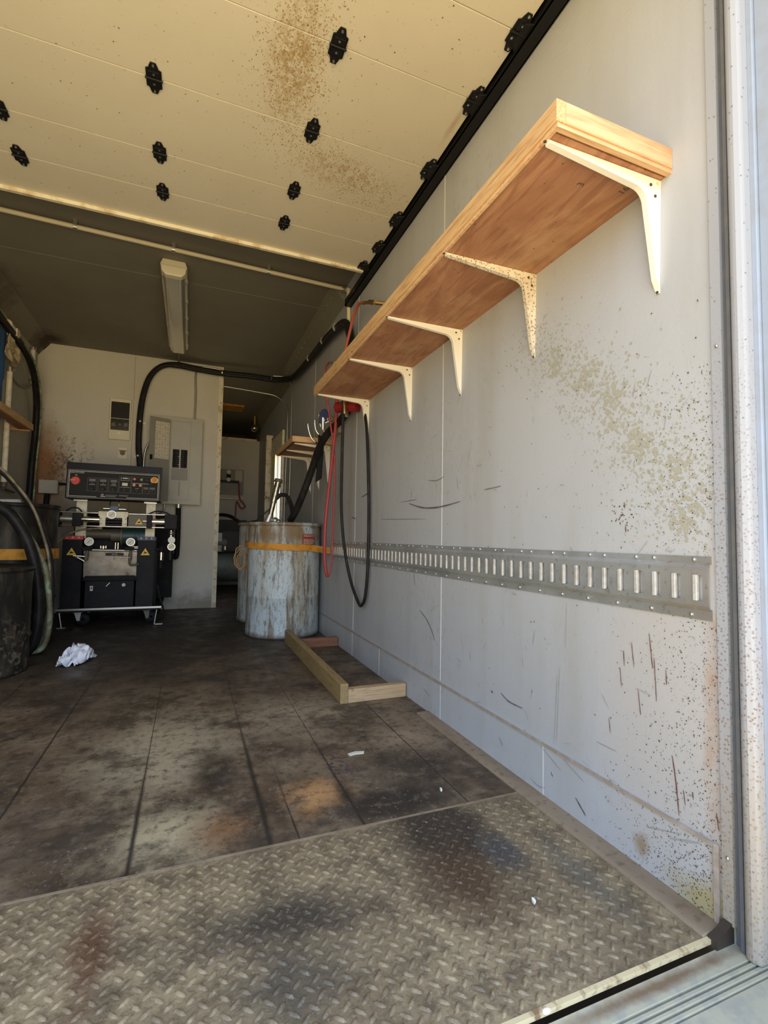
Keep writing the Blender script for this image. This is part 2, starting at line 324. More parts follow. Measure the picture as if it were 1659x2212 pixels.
m.layer(m.ell((1, 0.6, 0.0), (5, 5, 0.55), 0.9, 0.3, 3), (0.31, 0.24, 0.14), 0.6)
m.layer(m.spots(60, 0.15, off=(5, 2, 3)), (0.10, 0.07, 0.05), 0.8)
M_JAMB = m.m
for _m in (M_JAMB,): pass
M_LIPZ = flat('bright_rubbed_zinc', (0.72, 0.70, 0.66), 0.35, 0.4, dirt=(0.4, 0.36, 0.3), scale=60, amt=0.6)
M_JAMBD = flat('grey_rubber_seal', (0.10, 0.105, 0.115), 0.6, dirt=(0.16, 0.14, 0.12), scale=20, amt=0.6)
M_JAMBO = flat('outer_frame_bluegrey', (0.30, 0.35, 0.44), 0.5, dirt=(0.26, 0.26, 0.27), scale=20, amt=0.4)
m = Mat('clouded_lens', (0.45, 0.42, 0.34), 0.18); m.b.inputs['Transmission Weight'].default_value = 0.55; m.b.inputs['Alpha'].default_value = 0.9; M_LENS = m.m
M_TUBE = flat('unlit_fluorescent_tube', (0.7, 0.66, 0.55), 0.3)
m = Mat('window_glass', (0.9, 0.9, 0.85), 0.35); m.b.inputs['Transmission Weight'].default_value = 1.0; m.b.inputs['IOR'].default_value = 1.0; M_GLASS = m.m
M_GREENTANK = flat('grey_green_tank', (0.20, 0.22, 0.18), 0.45, dirt=(0.09, 0.08, 0.06), scale=5, amt=0.8)
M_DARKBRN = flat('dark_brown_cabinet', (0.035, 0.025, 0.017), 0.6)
M_ROPE = flat('tan_rope', (0.36, 0.22, 0.10), 0.8)
M_REDLAB = flat('red_drum_label', (0.33, 0.035, 0.02), 0.6, dirt=(0.16, 0.06, 0.03), scale=25, amt=0.6)
M_TRANSL = flat('dirty_clear_bowl', (0.35, 0.30, 0.2), 0.2)

for _m in (M_BLACKM, M_BLKCASE, M_FACE, M_RUBBER, M_GRYHOSE, M_BLKHOSE, M_SPECKD, M_BDRUM): _m.node_tree.nodes['Principled BSDF'].inputs['Specular IOR Level'].default_value = 0.15
# ------------------------------------------------------------------ geometry kit
class G:
    def __init__(s): s.v = []; s.f = []; s.mi = []; s.sm = []; s.m = 0
    def mat(s, i): s.m = i; return s
    def add(s, vs, fs, smooth=False):
        o = len(s.v); s.v += [tuple(x) for x in vs]
        for f in fs: s.f.append(tuple(o+i for i in f)); s.mi.append(s.m); s.sm.append(smooth)
        return s
    def box(s, x0, x1, y0, y1, z0, z1):
        vs = [(x, y, z) for z in (z0, z1) for y in (y0, y1) for x in (x0, x1)]
        return s.add(vs, [(0, 2, 3, 1), (4, 5, 7, 6), (0, 1, 5, 4), (2, 6, 7, 3), (0, 4, 6, 2), (1, 3, 7, 5)])
    def quad(s, a, b, c, d): return s.add([a, b, c, d], [(0, 1, 2, 3)])
    def prism(s, pts, axis, a, b):
        """outline pts (2d) extruded along axis from a to b"""
        def P(p, t):
            return {'x': (t, p[0], p[1]), 'y': (p[0], t, p[1]), 'z': (p[0], p[1], t)}[axis]
        n = len(pts); vs = [P(p, a) for p in pts]+[P(p, b) for p in pts]
        return s.add(vs, [tuple(range(n))[::-1], tuple(range(n, 2*n))]+[(i, (i+1) % n, n+(i+1) % n, n+i) for i in range(n)])
    def frame(s, a, b):
        d = (Vector(b)-Vector(a)).normalized()
        t = Vector((0, 0, 1)) if abs(d.z) < 0.9 else Vector((1, 0, 0))
        u = d.cross(t).normalized(); return d, u, d.cross(u)
    def cyl(s, a, b, r, r2=None, n=16, cap=True):
        a = Vector(a); b = Vector(b); r2 = r if r2 is None else r2
        d, u, w = s.frame(a, b); vs = []
        for c, q in ((a, r), (b, r2)):
            vs += [c+q*(math.cos(2*PI*i/n)*u+math.sin(2*PI*i/n)*w) for i in range(n)]
        s.add(vs, [(i, (i+1) % n, n+(i+1) % n, n+i) for i in range(n)], True)
        if cap: s.add(vs, [tuple(range(n))[::-1], tuple(range(n, 2*n))])
        return s
    def tube(s, pts, r, n=10, cap=True, res=6, smoothpath=True, sleeve=None):
        P = [Vector(p) for p in pts]
        if smoothpath and len(P) > 2:
            Q = []
            for i in range(len(P)-1):
                p0 = P[i-1] if i else P[0]*2-P[1]; p1 = P[i]; p2 = P[i+1]; p3 = P[i+2] if i+2 < len(P) else P[-1]*2-P[-2]
                for k in range(res):
                    t = k/res; Q.append(0.5*((2*p1)+(-p0+p2)*t+(2*p0-5*p1+4*p2-p3)*t*t+(-p0+3*p1-3*p2+p3)*t**3))
            Q.append(P[-1]); P = Q
        d0 = (P[1]-P[0]).normalized(); u = d0.orthogonal().normalized(); vs = []
        for i, p in enumerate(P):
            d = (P[min(i+1, len(P)-1)]-P[max(i-1, 0)])
            d = d.normalized() if d.length > 1e-9 else d0
            u = (u-d*u.dot(d)).normalized(); w = d.cross(u)
            q = r(i/(len(P)-1)) if callable(r) else r
            vs += [p+q*(math.cos(2*PI*k/n)*u+math.sin(2*PI*k/n)*w) for k in range(n)]
        L = len(P)
        s.add(vs, [(j*n+i, j*n+(i+1) % n, (j+1)*n+(i+1) % n, (j+1)*n+i) for j in range(L-1) for i in range(n)], True)
        if cap: s.add(vs[:n], [tuple(range(n))]); s.add(vs[-n:], [tuple(range(n))])
        return s
    def lathe(s, prof, c=(0, 0, 0), n=32, axis='z'):
        vs = []
        for r, h in prof:
            for i in range(n):
                a = 2*PI*i/n; x, y = r*math.cos(a), r*math.sin(a)
                q = {'z': (x, y, h), 'y': (x, h, y), 'x': (h, x, y)}[axis]
                vs.append((c[0]+q[0], c[1]+q[1], c[2]+q[2]))
        L = len(prof)
        return s.add(vs, [(j*n+i, j*n+(i+1) % n, (j+1)*n+(i+1) % n, (j+1)*n+i) for j in range(L-1) for i in range(n)], True)
    def ball(s, c, r, n=10, sc=(1, 1, 1)):
        vs = []
        for j in range(n+1):
            a = PI*j/n
            for i in range(2*n):
                b = PI*i/n; vs.append((c[0]+sc[0]*r*math.sin(a)*math.cos(b), c[1]+sc[1]*r*math.sin(a)*math.sin(b), c[2]+sc[2]*r*math.cos(a)))
        return s.add(vs, [(j*2*n+i, j*2*n+(i+1) % (2*n), (j+1)*2*n+(i+1) % (2*n), (j+1)*2*n+i) for j in range(n) for i in range(2*n)], True)
    def text(s, body, loc, size, axis='xz', align='CENTER'):
        """flat lettering facing -Y (axis xz) or -X (axis yz, reading towards -Y)"""
        cu = bpy.data.curves.new('t', 'FONT'); cu.body = body; cu.size = size; cu.align_x = align; cu.align_y = 'CENTER'; cu.resolution_u = 2
        o = bpy.data.objects.new('t', cu); COL.objects.link(o); bpy.context.view_layer.update()
        me = o.to_mesh()
        if callable(axis): vs = [axis(v.co.x, v.co.y) for v in me.vertices]
        elif axis == 'xz': vs = [(loc[0]+v.co.x, loc[1], loc[2]+v.co.y) for v in me.vertices]
        s.add(vs, [tuple(p.vertices) for p in me.polygons])
        o.to_mesh_clear(); bpy.data.objects.remove(o); bpy.data.curves.remove(cu)
        return s
    def build(s, name, mats, parent=None, bevel=0.0, **k):
        me = bpy.data.meshes.new(name); me.from_pydata(s.v, [], s.f); me.validate()
        if not isinstance(mats, (list, tuple)): mats = [mats]
        for x in mats: me.materials.append(x)
        if len(me.polygons) == len(s.f):
            me.polygons.foreach_set('material_index', s.mi); me.polygons.foreach_set('use_smooth', s.sm)
        me.update()
        o = bpy.data.objects.new(name, me); COL.objects.link(o)
        if parent:
            o.parent = parent
            if parent.type == 'EMPTY': o.location = -parent.location
        if bevel:
            b = o.modifiers.new('bevel', 'BEVEL'); b.width = bevel; b.segments = 2; b.limit_method = 'ANGLE'; b.angle_limit = 0.7
        for a, b in k.items(): o[a] = b
        return o
def fixn(o):
    """consistent outward normals"""
    import bmesh
    bm = bmesh.new(); bm.from_mesh(o.data); bmesh.ops.remove_doubles(bm, verts=bm.verts, dist=1e-5)
    bmesh.ops.recalc_face_normals(bm, faces=bm.faces); bm.to_mesh(o.data); bm.free(); return o
def thing(name, label, cat, loc=(0, 0, 0), group=None):
    o = bpy.data.objects.new(name, None); COL.objects.link(o); o.location = loc; o.empty_display_size = 0.1
    o['label'] = label; o['category'] = cat
    if group: o['group'] = group
    return o
def tag(o, label, cat, group=None):
    o['label'] = label; o['category'] = cat
    if group: o['group'] = group
    return o
def struct(o): o['kind'] = 'structure'; return o
def copy_tree(o, loc, parent=None):
    c = o.copy(); COL.objects.link(c)
    if parent is None: c.location = loc
    else: c.parent = parent
    for ch in [x for x in bpy.data.objects if x.parent is o]: copy_tree(ch, None, c)
    return c

XW, XL, YP, ZC = 1.009, -1.41, 5.5, 2.60      # right wall, left wall, partition, ceiling
Y0 = 0.67                                      # rear door sill
# ------------------------------------------------------------------ shell
SPK = [0]
def speck(g, u, v, r, plane, off, asp=1.0, ang=None):
    SPK[0] += 1; off -= (SPK[0] % 900)*1.3e-6
    n = random.choice((5, 6, 7)); a0 = random.random()*6; ang = random.random()*3 if ang is None else ang; pts = []
    ca, sa = math.cos(ang), math.sin(ang)
    for i in range(n):
        q = r*random.uniform(0.6, 1.25); a = a0+2*PI*i/n
        x, y = q*math.cos(a)*asp, q*math.sin(a)
        x, y = x*ca-y*sa, x*sa+y*ca
        pts.append((off, u+x, v+y) if plane == 'x' else (u+x, v+y, off))
    g.add(pts, [tuple(range(n))])
def stroke(g, pts, w, off, x=XW):
    """thin tapered stroke painted on the right wall, pts in (y,z)"""
    Q = []
    for i in range(len(pts)-1):
        p0 = pts[max(i-1, 0)]; p1 = pts[i]; p2 = pts[i+1]; p3 = pts[min(i+2, len(pts)-1)]
        for k in range(5):
            t = k/5
            Q.append([0.5*((2*p1[j])+(-p0[j]+p2[j])*t+(2*p0[j]-5*p1[j]+4*p2[j]-p3[j])*t*t+(-p0[j]+3*p1[j]-3*p2[j]+p3[j])*t**3) for j in (0, 1)])
    Q.append(list(pts[-1])); vs = []
    for i, q in enumerate(Q):
        a = Q[max(i-1, 0)]; b = Q[min(i+1, len(Q)-1)]; dx, dy = b[0]-a[0], b[1]-a[1]; l = math.hypot(dx, dy) or 1
        ww = w*random.uniform(0.6, 1.1)*(0.35+0.65*math.sin(PI*(i+0.4)/(len(Q)-0.2)))
        vs += [(x-off, q[0]-dy/l*ww/2, q[1]+dx/l*ww/2), (x-off, q[0]+dy/l*ww/2, q[1]-dx/l*ww/2)]
    g.add(vs, [(2*i, 2*i+1, 2*i+3, 2*i+2) for i in range(len(Q)-1)])

g = G()
# wall with the opening of the side door (Y 5.82-6.30, z 0.9-1.80 window hole; the jamb beyond)
wy0, wy1, wz0, wz1 = 5.80, 6.24, 0.90, 1.80
g.box(XW, XW+0.05, Y0-0.015, wy0, -0.02, 2.72); g.box(XW, XW+0.05, wy1, 9.2, -0.02, 2.72)
g.box(XW, XW+0.05, wy0, wy1, -0.02, wz0); g.box(XW, XW+0.05, wy0, wy1, wz1, 2.72)
o = 0.0012
g.mat(1)      # pale vertical sheet seams
for y, z0, z1 in ((1.848, 0.735, 2.41), (3.03, 0.735, 2.45), (4.23, 0.16, 2.47), (1.848, 0.165, 0.6), (3.03, 0.165, 0.6)):
    g.box(XW-0.002, XW, y-0.0018, y+0.0018, z0, z1)
g.mat(2)      # specks of dried foam along the diagonal splash
for i in range(2600):
    t = random.random(); c = [(1.30, 1.42), (1.146, 1.318), (1.018, 1.195), (0.93, 1.10), (0.85, 1.0), (0.76, 0.90), (0.70, 0.80)]
    k = t*(len(c)-1); j = min(int(k), len(c)-2); f = k-j
    u = c[j][0]*(1-f)+c[j+1][0]*f+random.gauss(0, 0.065); v = c[j][1]*(1-f)+c[j+1][1]*f+random.gauss(0, 0.055)
    if 0.68 < u and v > 0.74: speck(g, u, v, random.choice((0.0008, 0.0012, 0.002, 0.0032)), 'x', XW-0.0003, random.uniform(1, 1.8))
for i in range(26):
    c = random.choice([(0.925, 1.143), (0.94, 1.062), (1.03, 1.22), (0.86, 1.0), (0.76, 0.93), (0.742, 0.815), (1.146, 1.30)])
    for q in range(9): speck(g, c[0]+random.gauss(0, .02), c[1]+random.gauss(0, .02), random.uniform(.0025, .006), 'x', XW-0.0003, 1.6, 0.9)
g.mat(3)      # brown specks getting denser towards the rear edge
for i in range(3600):
    u = 0.675+abs(random.gauss(0, 0.13)); v = random.random()**1.5*1.15
    if random.random() < math.exp(-(u-0.675)*4) and not 0.60 < v < 0.735: speck(g, u, v, random.choice((0.0005, 0.0007, 0.0009, 0.0014)), 'x', XW-o, 1.2)
for i in range(500):
    speck(g, random.uniform(0.7, 3.3), random.uniform(0.03, 1.45), random.choice((0.0006, 0.001, 0.0018)), 'x', XW-o*1.2, 1.3)
for i in range(45): speck(g, 0.907+random.gauss(0, .03), 0.82+random.gauss(0, .025), random.uniform(.0007, .0018), 'x', XW-o, 2)
g.mat(4)      # rust drips
for s_, w_ in ((((0.907, 0.493), (0.905, 0.456)), .0032), (((0.883, 0.517), (0.877, 0.459)), .0026), (((0.834, 0.549), (0.826, 0.47)), .0032), (((0.822, 0.495), (0.817, 0.398)), .0032),
              (((0.918, 0.449), (0.914, 0.402)), .003), (((0.866, 0.408), (0.86, 0.353)), .003), (((0.954, 0.314), (0.95, 0.278)), .0028), (((0.78, 0.292), (0.772, 0.238), (0.766, 0.171)), .0042),
              (((0.755, 0.23), (0.751, 0.199)), .0028), (((0.792, 0.475), (0.791, 0.442)), .003), (((0.734, 0.236), (0.733, 0.22)), .003), (((0.972, 0.04), (0.969, 0.014)), .003), (((0.685, 0.219), (0.68, 0.185)), .003),
              (((0.90, 0.86), (0.899, 0.845)), .004), (((0.897, 0.80), (0.896, 0.785)), .004)):
    stroke(g, s_, w_*.8, 0.0027)
g.mat(5)      # black scuffs
for s_, w_ in ((((2.18, 0.935), (2.026, 0.906), (1.868, 0.901), (1.693, 0.914)), .009), (((2.551, 0.868), (2.0, 0.853)), .0025), (((2.288, 0.948), (2.101, 0.95)), .003),
              (((1.473, 0.231), (1.461, 0.226)), .008), (((1.415, 0.24), (1.371, 0.225), (1.299, 0.226)), .006), (((1.068, 0.062), (1.032, 0.023)), .004), (((0.995, 0.239), (0.932, 0.239)), .0014),
              (((1.522, 0.946), (1.419, 0.95)), .004), (((2.9, 1.02), (2.75, 1.04)), .01), (((3.1, 0.90), (3.0, 0.885)), .008), (((1.98, 1.03), (1.90, 1.02), (1.83, 1.03)), .004),
              (((2.15, 1.0), (2.16, 0.96)), .003), (((2.05, 0.43), (1.98, 0.40), (1.93, 0.36), (1.9, 0.32)), .006), (((2.12, 0.60), (2.10, 0.54)), .004)):
    stroke(g, s_, w_*.8, 0.0025)
g.mat(6)      # faint scuffs
for s_, w_ in ((((1.211, 0.145), (1.123, 0.109)), .004), (((1.114, 0.145), (1.036, 0.117)), .005), (((1.258, 0.029), (1.222, 0.022), (1.191, 0.03)), .004), (((0.846, 0.105), (0.76, 0.147)), .003),
              (((0.787, 0.112), (0.719, 0.145)), .004), (((1.102, 0.588), (1.108, 0.456)), .0012), (((1.141, 0.376), (1.155, 0.174)), .0016), (((1.131, 0.398), (1.145, 0.184)), .0016)):
    stroke(g, s_, w_, 0.0029)
for i in range(150):
    y, z = random.uniform(0.75, 3.2), random.uniform(0.03, 1.4); a = random.gauss(PI/2 if random.random() < .6 else 0, .5); l = random.uniform(.008, .05)
    stroke(g, ((y, z), (y+l*math.cos(a), z+l*math.sin(a))), random.uniform(.0008, .0022), 0.0031+i*2e-6)
struct(g.build('wall_right', [M_WALL, M_SEAM, M_SPECKG, M_SPECKD, M_DRIP, M_SCUFF, M_SCUFFL]))

g = G()       # kick panel along the right wall
g.box(XW-0.004, XW, Y0+0.012, 5.45, 0.0, 0.158)
g.mat(1); g.box(XW-0.0075, XW-0.0035, Y0+0.0205, 5.45, 0.150, 0.1585); g.box(XW-0.0075, XW-0.0035, Y0+0.010, Y0+0.020, 0.0, 0.1585)
g.mat(2); g.box(XW-0.0055, XW-0.0035, Y0+0.03, 5.45, 0.1485, 0.1500)
for y in (1.20, 1.84, 2.55, 3.03, 4.2): g.box(XW-0.0052, XW-0.0035, y-0.002, y+0.002, 0, 0.15)
g.mat(3)
for i in range(700):
    u = 0.69+abs(random.gauss(0, 0.12)); speck(g, u, random.uniform(0.005, 0.148), random.choice((0.0006, 0.001, 0.0014)), 'x', XW-0.0048)
g.mat(4); stroke(g, ((0.685, 0.075), (0.683, 0.04)), .003, 0.0050)
g.mat(5)
for s_, w_ in ((((1.211, 0.145), (1.123, 0.109)), .004), (((1.114, 0.145), (1.036, 0.117)), .005), (((1.258, 0.029), (1.222, 0.022), (1.191, 0.03)), .005), (((0.846, 0.105), (0.76, 0.135)), .003), (((0.787, 0.112), (0.719, 0.14)), .004), (((1.42, 0.09), (1.40, 0.07)), .01), (((2.0, 0.09), (1.93, 0.07)), .006)):
    stroke(g, s_, w_, 0.0050)
g.mat(6); stroke(g, ((1.068, 0.062), (1.032, 0.033)), .006, 0.0051); stroke(g, ((1.165, 0.088), (1.158, 0.077)), .004, 0.0051)
struct(g.build('baseboard_right', [M_WALL, M_SEAMD, M_SEAM, M_SPECKD, M_DRIP, M_SCUFFL, M_SCUFF]))

g = G(); g.box(XL-0.05, XL, Y0-0.015, 9.2, -0.02, 2.72); struct(g.build('wall_left', M_WALLL))
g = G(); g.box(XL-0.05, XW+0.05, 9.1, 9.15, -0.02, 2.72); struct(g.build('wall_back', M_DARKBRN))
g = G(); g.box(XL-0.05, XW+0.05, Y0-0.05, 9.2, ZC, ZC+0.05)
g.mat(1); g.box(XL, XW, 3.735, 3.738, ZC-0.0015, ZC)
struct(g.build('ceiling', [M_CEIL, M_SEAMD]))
g = G()       # header over the open rear
g.box(XL-0.05, XW+0.10, Y0-0.08, Y0-0.02, 2.50, 2.80); struct(g.build('trim_1', M_JAMB))
# coves
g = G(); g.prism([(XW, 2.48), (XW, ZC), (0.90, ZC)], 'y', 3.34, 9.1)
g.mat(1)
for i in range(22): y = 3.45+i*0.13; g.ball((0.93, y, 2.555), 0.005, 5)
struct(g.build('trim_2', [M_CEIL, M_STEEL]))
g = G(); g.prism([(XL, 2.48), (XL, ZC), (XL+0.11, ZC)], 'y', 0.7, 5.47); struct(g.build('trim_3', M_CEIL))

# floor
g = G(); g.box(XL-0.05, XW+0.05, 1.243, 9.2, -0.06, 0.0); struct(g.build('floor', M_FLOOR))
# partition with its sheet seam, base strip and bright edge trim
g = G()
g.prism([(XL, 0), (0.285, 0), (0.29, ZC), (-1.31, ZC), (XL, 2.47)], 'y', YP, YP+0.06)
g.mat(1); g.box(-0.575, -0.571, YP-0.002, YP, 0.2, ZC)
g.mat(2); g.box(XL, 0.24, YP-0.006, YP, 0.0, 0.155)
g.mat(3)
for i in range(90):
    r = abs(random.gauss(0, 1)); u = -1.36+0.17*r; v = 1.42+random.gauss(0, .22); speck_o = random.choice((0.002, 0.003, 0.005))
    n = 6; a0 = random.random()*6
    g.add([(u+speck_o*random.uniform(.6, 1.3)*math.cos(a0+i2), YP-0.0015-i*1e-6, v+1.4*speck_o*random.uniform(.6, 1.3)*math.sin(a0+i2)) for i2 in range(n)], [tuple(range(n))])
struct(g.build('wall_partition', [M_PART, M_SEAMD, M_PART, M_SPECKD]))
g = G(); g.box(0.245, 0.290, YP-0.010, YP+0.07, 0.0, 2.545)
g.mat(1)
for z in (0.3, 0.9, 1.5, 1.9, 2.2): g.cyl((0.27, YP-0.012, z), (0.27, YP-0.009, z), 0.006, n=8)
struct(g.build('trim_4', [M_TRIM, M_SPECKD]))
# right side door: jamb, leaf frame, window pane
g = G(); g.box(0.925, 0.995, 6.62, 6.68, 0.0, 2.10); g.box(0.925, XW, 6.62, 6.68, 2.10, 2.13)
struct(g.build('trim_5', M_TRIM))
g = G(); g.box(0.985, XW, 5.74, 5.80, 0.02, 2.03); g.box(0.985, XW, 6.24, 6.55, 0.02, 2.03); g.box(0.985, XW, 5.80, 6.24, 0.02, 0.90); g.box(0.985, XW, 5.80, 6.24, 1.80, 2.03)
struct(g.build('door_1', M_WHITED))
g = G(); g.box(1.02, 1.024, 5.80, 6.24, 0.90, 1.80); struct(g.build('window_1', M_GLASS))
# back bulkhead with a painted lower panel and its edge strip; dark cab-over loft above
g = G(); g.box(XL, XW, 8.0, 8.05, 0, 2.30); g.mat(1); g.box(XL, 0.965, 7.985, 8.0, 2.285, 2.325)
struct(g.build('wall_bulkhead', [M_PART, M_TRIM]))

# rear frame right side: flat strip, rubber seal, rounded tube, outer flange
g = G(); g.box(XW-0.006, XW+0.05, 0.652, Y0+0.003, 0.02, 2.7)
g.mat(1)
for z in (0.145, 1.17, 2.05): g.ball((XW-0.007, 0.661, z), 0.004, 5)
struct(g.build('trim_6', [M_JAMB, M_STEEL]))
g = G(); g.box(XW+0.002, XW+0.05, 0.637, 0.652, -0.03, 2.7); g.box(XW-0.010, XW+0.05, 0.631, 0.638, -0.03, 2.7)
struct(g.build('trim_7', M_JAMBD))
g = G()
g.prism([(XW-0.012, 0.600), (XW-0.018, 0.612), (XW-0.018, 0.622), (XW-0.012, 0.629), (XW+0.06, 0.631), (XW+0.06, 0.596)], 'z', -0.012, 2.7)
o = g.build('trim_8', M_JAMB, bevel=0.008); struct(o)
g = G(); g.box(XW+0.008, XW+0.10, 0.588, 0.600, -0.05, 2.7); g.box(XW+0.015, XW+0.12, 0.34, 0.588, -0.05, 2.7)
struct(g.build('trim_9', M_JAMBO, bevel=0.002))
g = G(); g.box(XL-0.1, XL, 0.45, Y0+0.01, -0.03, 2.7); struct(g.build('trim_10', M_JAMB))
# sill: dark gap, ribbed galvanised strip and bumper
g = G(); zs = -0.0125
g.box(XL, XW+0.12, 0.30, 0.6605, -0.12, zs-.006)
g.box(XL, XW+0.002, 0.622, 0.6605, zs-.006, zs)
for y in (0.614, 0.603, 0.592): g.box(XL, XW+0.05, y-0.0035, y+0.0035, zs-.006, zs)
g.box(XL, XW+0.12, 0.520, 0.586, zs-.006, zs-.001)
g.box(XL, XW+0.12, 0.500, 0.516, zs-.006, zs+.006)
g.box(XL, XW+0.12, 0.30, 0.500, zs-.006, zs-.001)
o = g.build('sill_plate', M_SILL, bevel=0.0012); tag(o, 'ribbed galvanised sill and bumper strip below the diamond plate edge', 'door sill')
g = G(); g.prism([(0.958, -0.03), (0.958, 0.004), (0.985, 0.014), (XW+.002, 0.030), (XW+.002, -0.03)], 'y', Y0-0.014, Y0+0.004)
tag(g.build('corner_gusset', M_DARKBRN), 'dark grimy corner lug at the foot of the rear frame', 'bracket')
# diamond plate with raised lugs
g = G(); g.box(XL, 0.948, Y0+0.004, 1.243, -0.008, 0.0); g.mat(3); g.box(XL, XW, Y0+0.010, 1.243, -0.12, -0.0085); g.mat(0)  # black beam under the plate, added to keep world light out of the gap
p = 0.0335; ny = int((1.235-0.685)/p)+1; nx = int((0.94-(-1.38))/p)+1
for j in range(ny):
    for i in range(nx):
        for k in (0, 1):
            cx = 0.935-(i+0.5*k)*p; cy = 0.690+(j+0.5*k)*p
            if cy > 1.232 or cx < -1.39: continue
            a = PI/4 if k == 0 else -PI/4
            L, w_, h = 0.0132, 0.0046, 0.0030
            ca, sa = math.cos(a), math.sin(a)
            prof = [(-1, 0), (-.55, -.8), (0, -1), (.55, -.8), (1, 0), (.55, .8), (0, 1), (-.55, .8)]
            vs = [(cx+x*L*ca-y*w_*sa, cy+x*L*sa+y*w_*ca, 0) for x, y in prof]
            vs += [(cx+x*L*.62*ca-y*w_*.42*sa, cy+x*L*.62*sa+y*w_*.42*ca, h) for x, y in prof]
            g.add(vs, [(q, (q+1) % 8, 8+(q+1) % 8, 8+q) for q in range(8)]+[tuple(range(8, 16))], True)
g.mat(1); g.box(XL, 0.960, Y0-0.003, Y0+0.0055, -0.008, 0.0008)
g.mat(2); g.box(XL, 0.948, 1.243, 1.250, -0.004, 0.0012)
o = g.build('diamond_plate', [M_PLATE, M_LIP, M_CURB, M_BLACKM]); tag(o, 'worn steel diamond tread plate covering the floor at the rear opening', 'floor plate')
g = G(); g.prism([(0.948, -0.004), (0.948, 0.004), (0.958, 0.006), (XW, 0.007), (XW, -0.004)], 'y', Y0+0.006, 1.95)
struct(g.build('trim_11', M_CURB, bevel=0.002))

# ------------------------------------------------------------------ overhead door
root = thing('overhead_door', 'cream sectional roll-up door parked overhead with black hinges', 'overhead door', (-0.2, 1.7, 2.40))
seams = [0.30, 0.60, 0.92, 1.224, 1.490, 1.857, 2.224, 2.480, 2.745]
for i in range(len(seams)-1):
    a, b = seams[i], seams[i+1]
    g = G(); g.box(-1.36, 0.945, a+0.0012, b-0.0012, 2.402, 2.44)
    if i >= 3:
        g.mat(1)
        for q in range(5200 if i < 7 else 300):
            if random.random() < .62: u, v = 0.285+random.gauss(0, .062)+0.02*math.sin(9*random.random()), 1.60+random.gauss(0, .19)
            else:
                t = random.random(); u, v = 0.38+0.46*t+random.gauss(0, .075), 1.95+0.19*t+random.gauss(0, .07)
            if a+.003 < v < b-.003 and u < .93: speck(g, u, v, random.choice((.0006, .0009, .0013, .0020)), 'z', 2.4017, 1.7, PI/2+random.gauss(0, .25))
        g.mat(2)
        for q in range(40):
            speck(g, random.uniform(-.9, .93), random.uniform(a+.003, b-.003), random.choice((.0012, .002)), 'z', 2.4012, 1.5)
    g.build('panel', [M_DOOR, M_SPECK, M_SPECKD], root, bevel=0.0015)
g = G(); g.box(-1.36, 0.93, 2.728, 2.747, 2.384, 2.403)
g.build('bottom_seal', M_TRIM, root)['label'] = 'pale aluminium edge strip'
def hinge_geo():
    g = G()
    o1 = [(-.009, .063), (.009, .063), (.014, .050), (.017, .040), (.026, .036), (.026, .001), (-.026, .001), (-.026, .036), (-.017, .040), (-.014, .050)]
    g.prism([(x, y) for x, y in o1], 'z', -.004, 0)
    g.prism([(x, -y) for x, y in o1][::-1], 'z', -.004, 0)
    g.cyl((-.029, 0, -.006), (.029, 0, -.006), .0045, n=8)
    g.box(-.018, .018, .008, .030, -.007, -.003); g.box(-.018, .018, -.030, -.008, -.007, -.003)
    return g
def bolt_geo(pts):
    g = G()
    for x, y in pts: g.cyl((x, y, -.0075), (x, y, -.003), .0042, n=8)
    return g
def make_hinge():
    g = hinge_geo(); h = g.build('hinge', M_BLACK, bevel=0.001)
    b = bolt_geo([(0, .053), (0, .020), (0, -.020), (0, -.053)]).build('bolt', M_STEEL); b.parent = h; b['label'] = 'shiny bolt heads'
    return h
def make_roller():
    g = hinge_geo()
    g.prism([(.0, .03), (.020, .052), (.034, .050), (.036, -.02), (.030, -.045), (.0, -.035)], 'z', -.009, -.003)
    g.cyl((.03, .004, -.012), (.062, .004, -.004), .006, n=10)
    h = g.build('roller_hinge', M_BLACK, bevel=0.001)
    b = bolt_geo([(0, .053), (-.012, .018), (.022, .012), (0, -.024), (0, -.055)]).build('bolt', M_STEEL); b.parent = h; b['label'] = 'shiny bolt heads'
    return h
first = {}
def put(kind, x, y):
    if kind not in first:
        h = make_hinge() if kind == 'h' else make_roller(); first[kind] = h
    else:
        src = first[kind]; h = src.copy(); COL.objects.link(h)
        for ch in [c for c in bpy.data.objects if c.parent is src]:
            c = ch.copy(); COL.objects.link(c); c.parent = h
    h.parent = root; h.location = Vector((x, y, 2.4015))-root.location
for y in seams[2:-1]:
    for x in (0.404, -0.175, -0.742): put('h', x, y)
    put('r', 0.930, y)
put('r', 0.915, 2.700)
g = G()
for y, a in ((2.55, 2.62),):
    pass
# track of the overhead door
g = G()
g.box(0.958, 1.004, 0.40, 3.20, 2.385, 2.389); g.box(0.958, 0.962, 0.40, 3.20, 2.385, 2.432); g.box(1.000, 1.004, 0.40, 3.20, 2.385, 2.44)
tag(g.build('door_track', M_BLACK), 'long black steel track along the top of the right wall', 'door track')

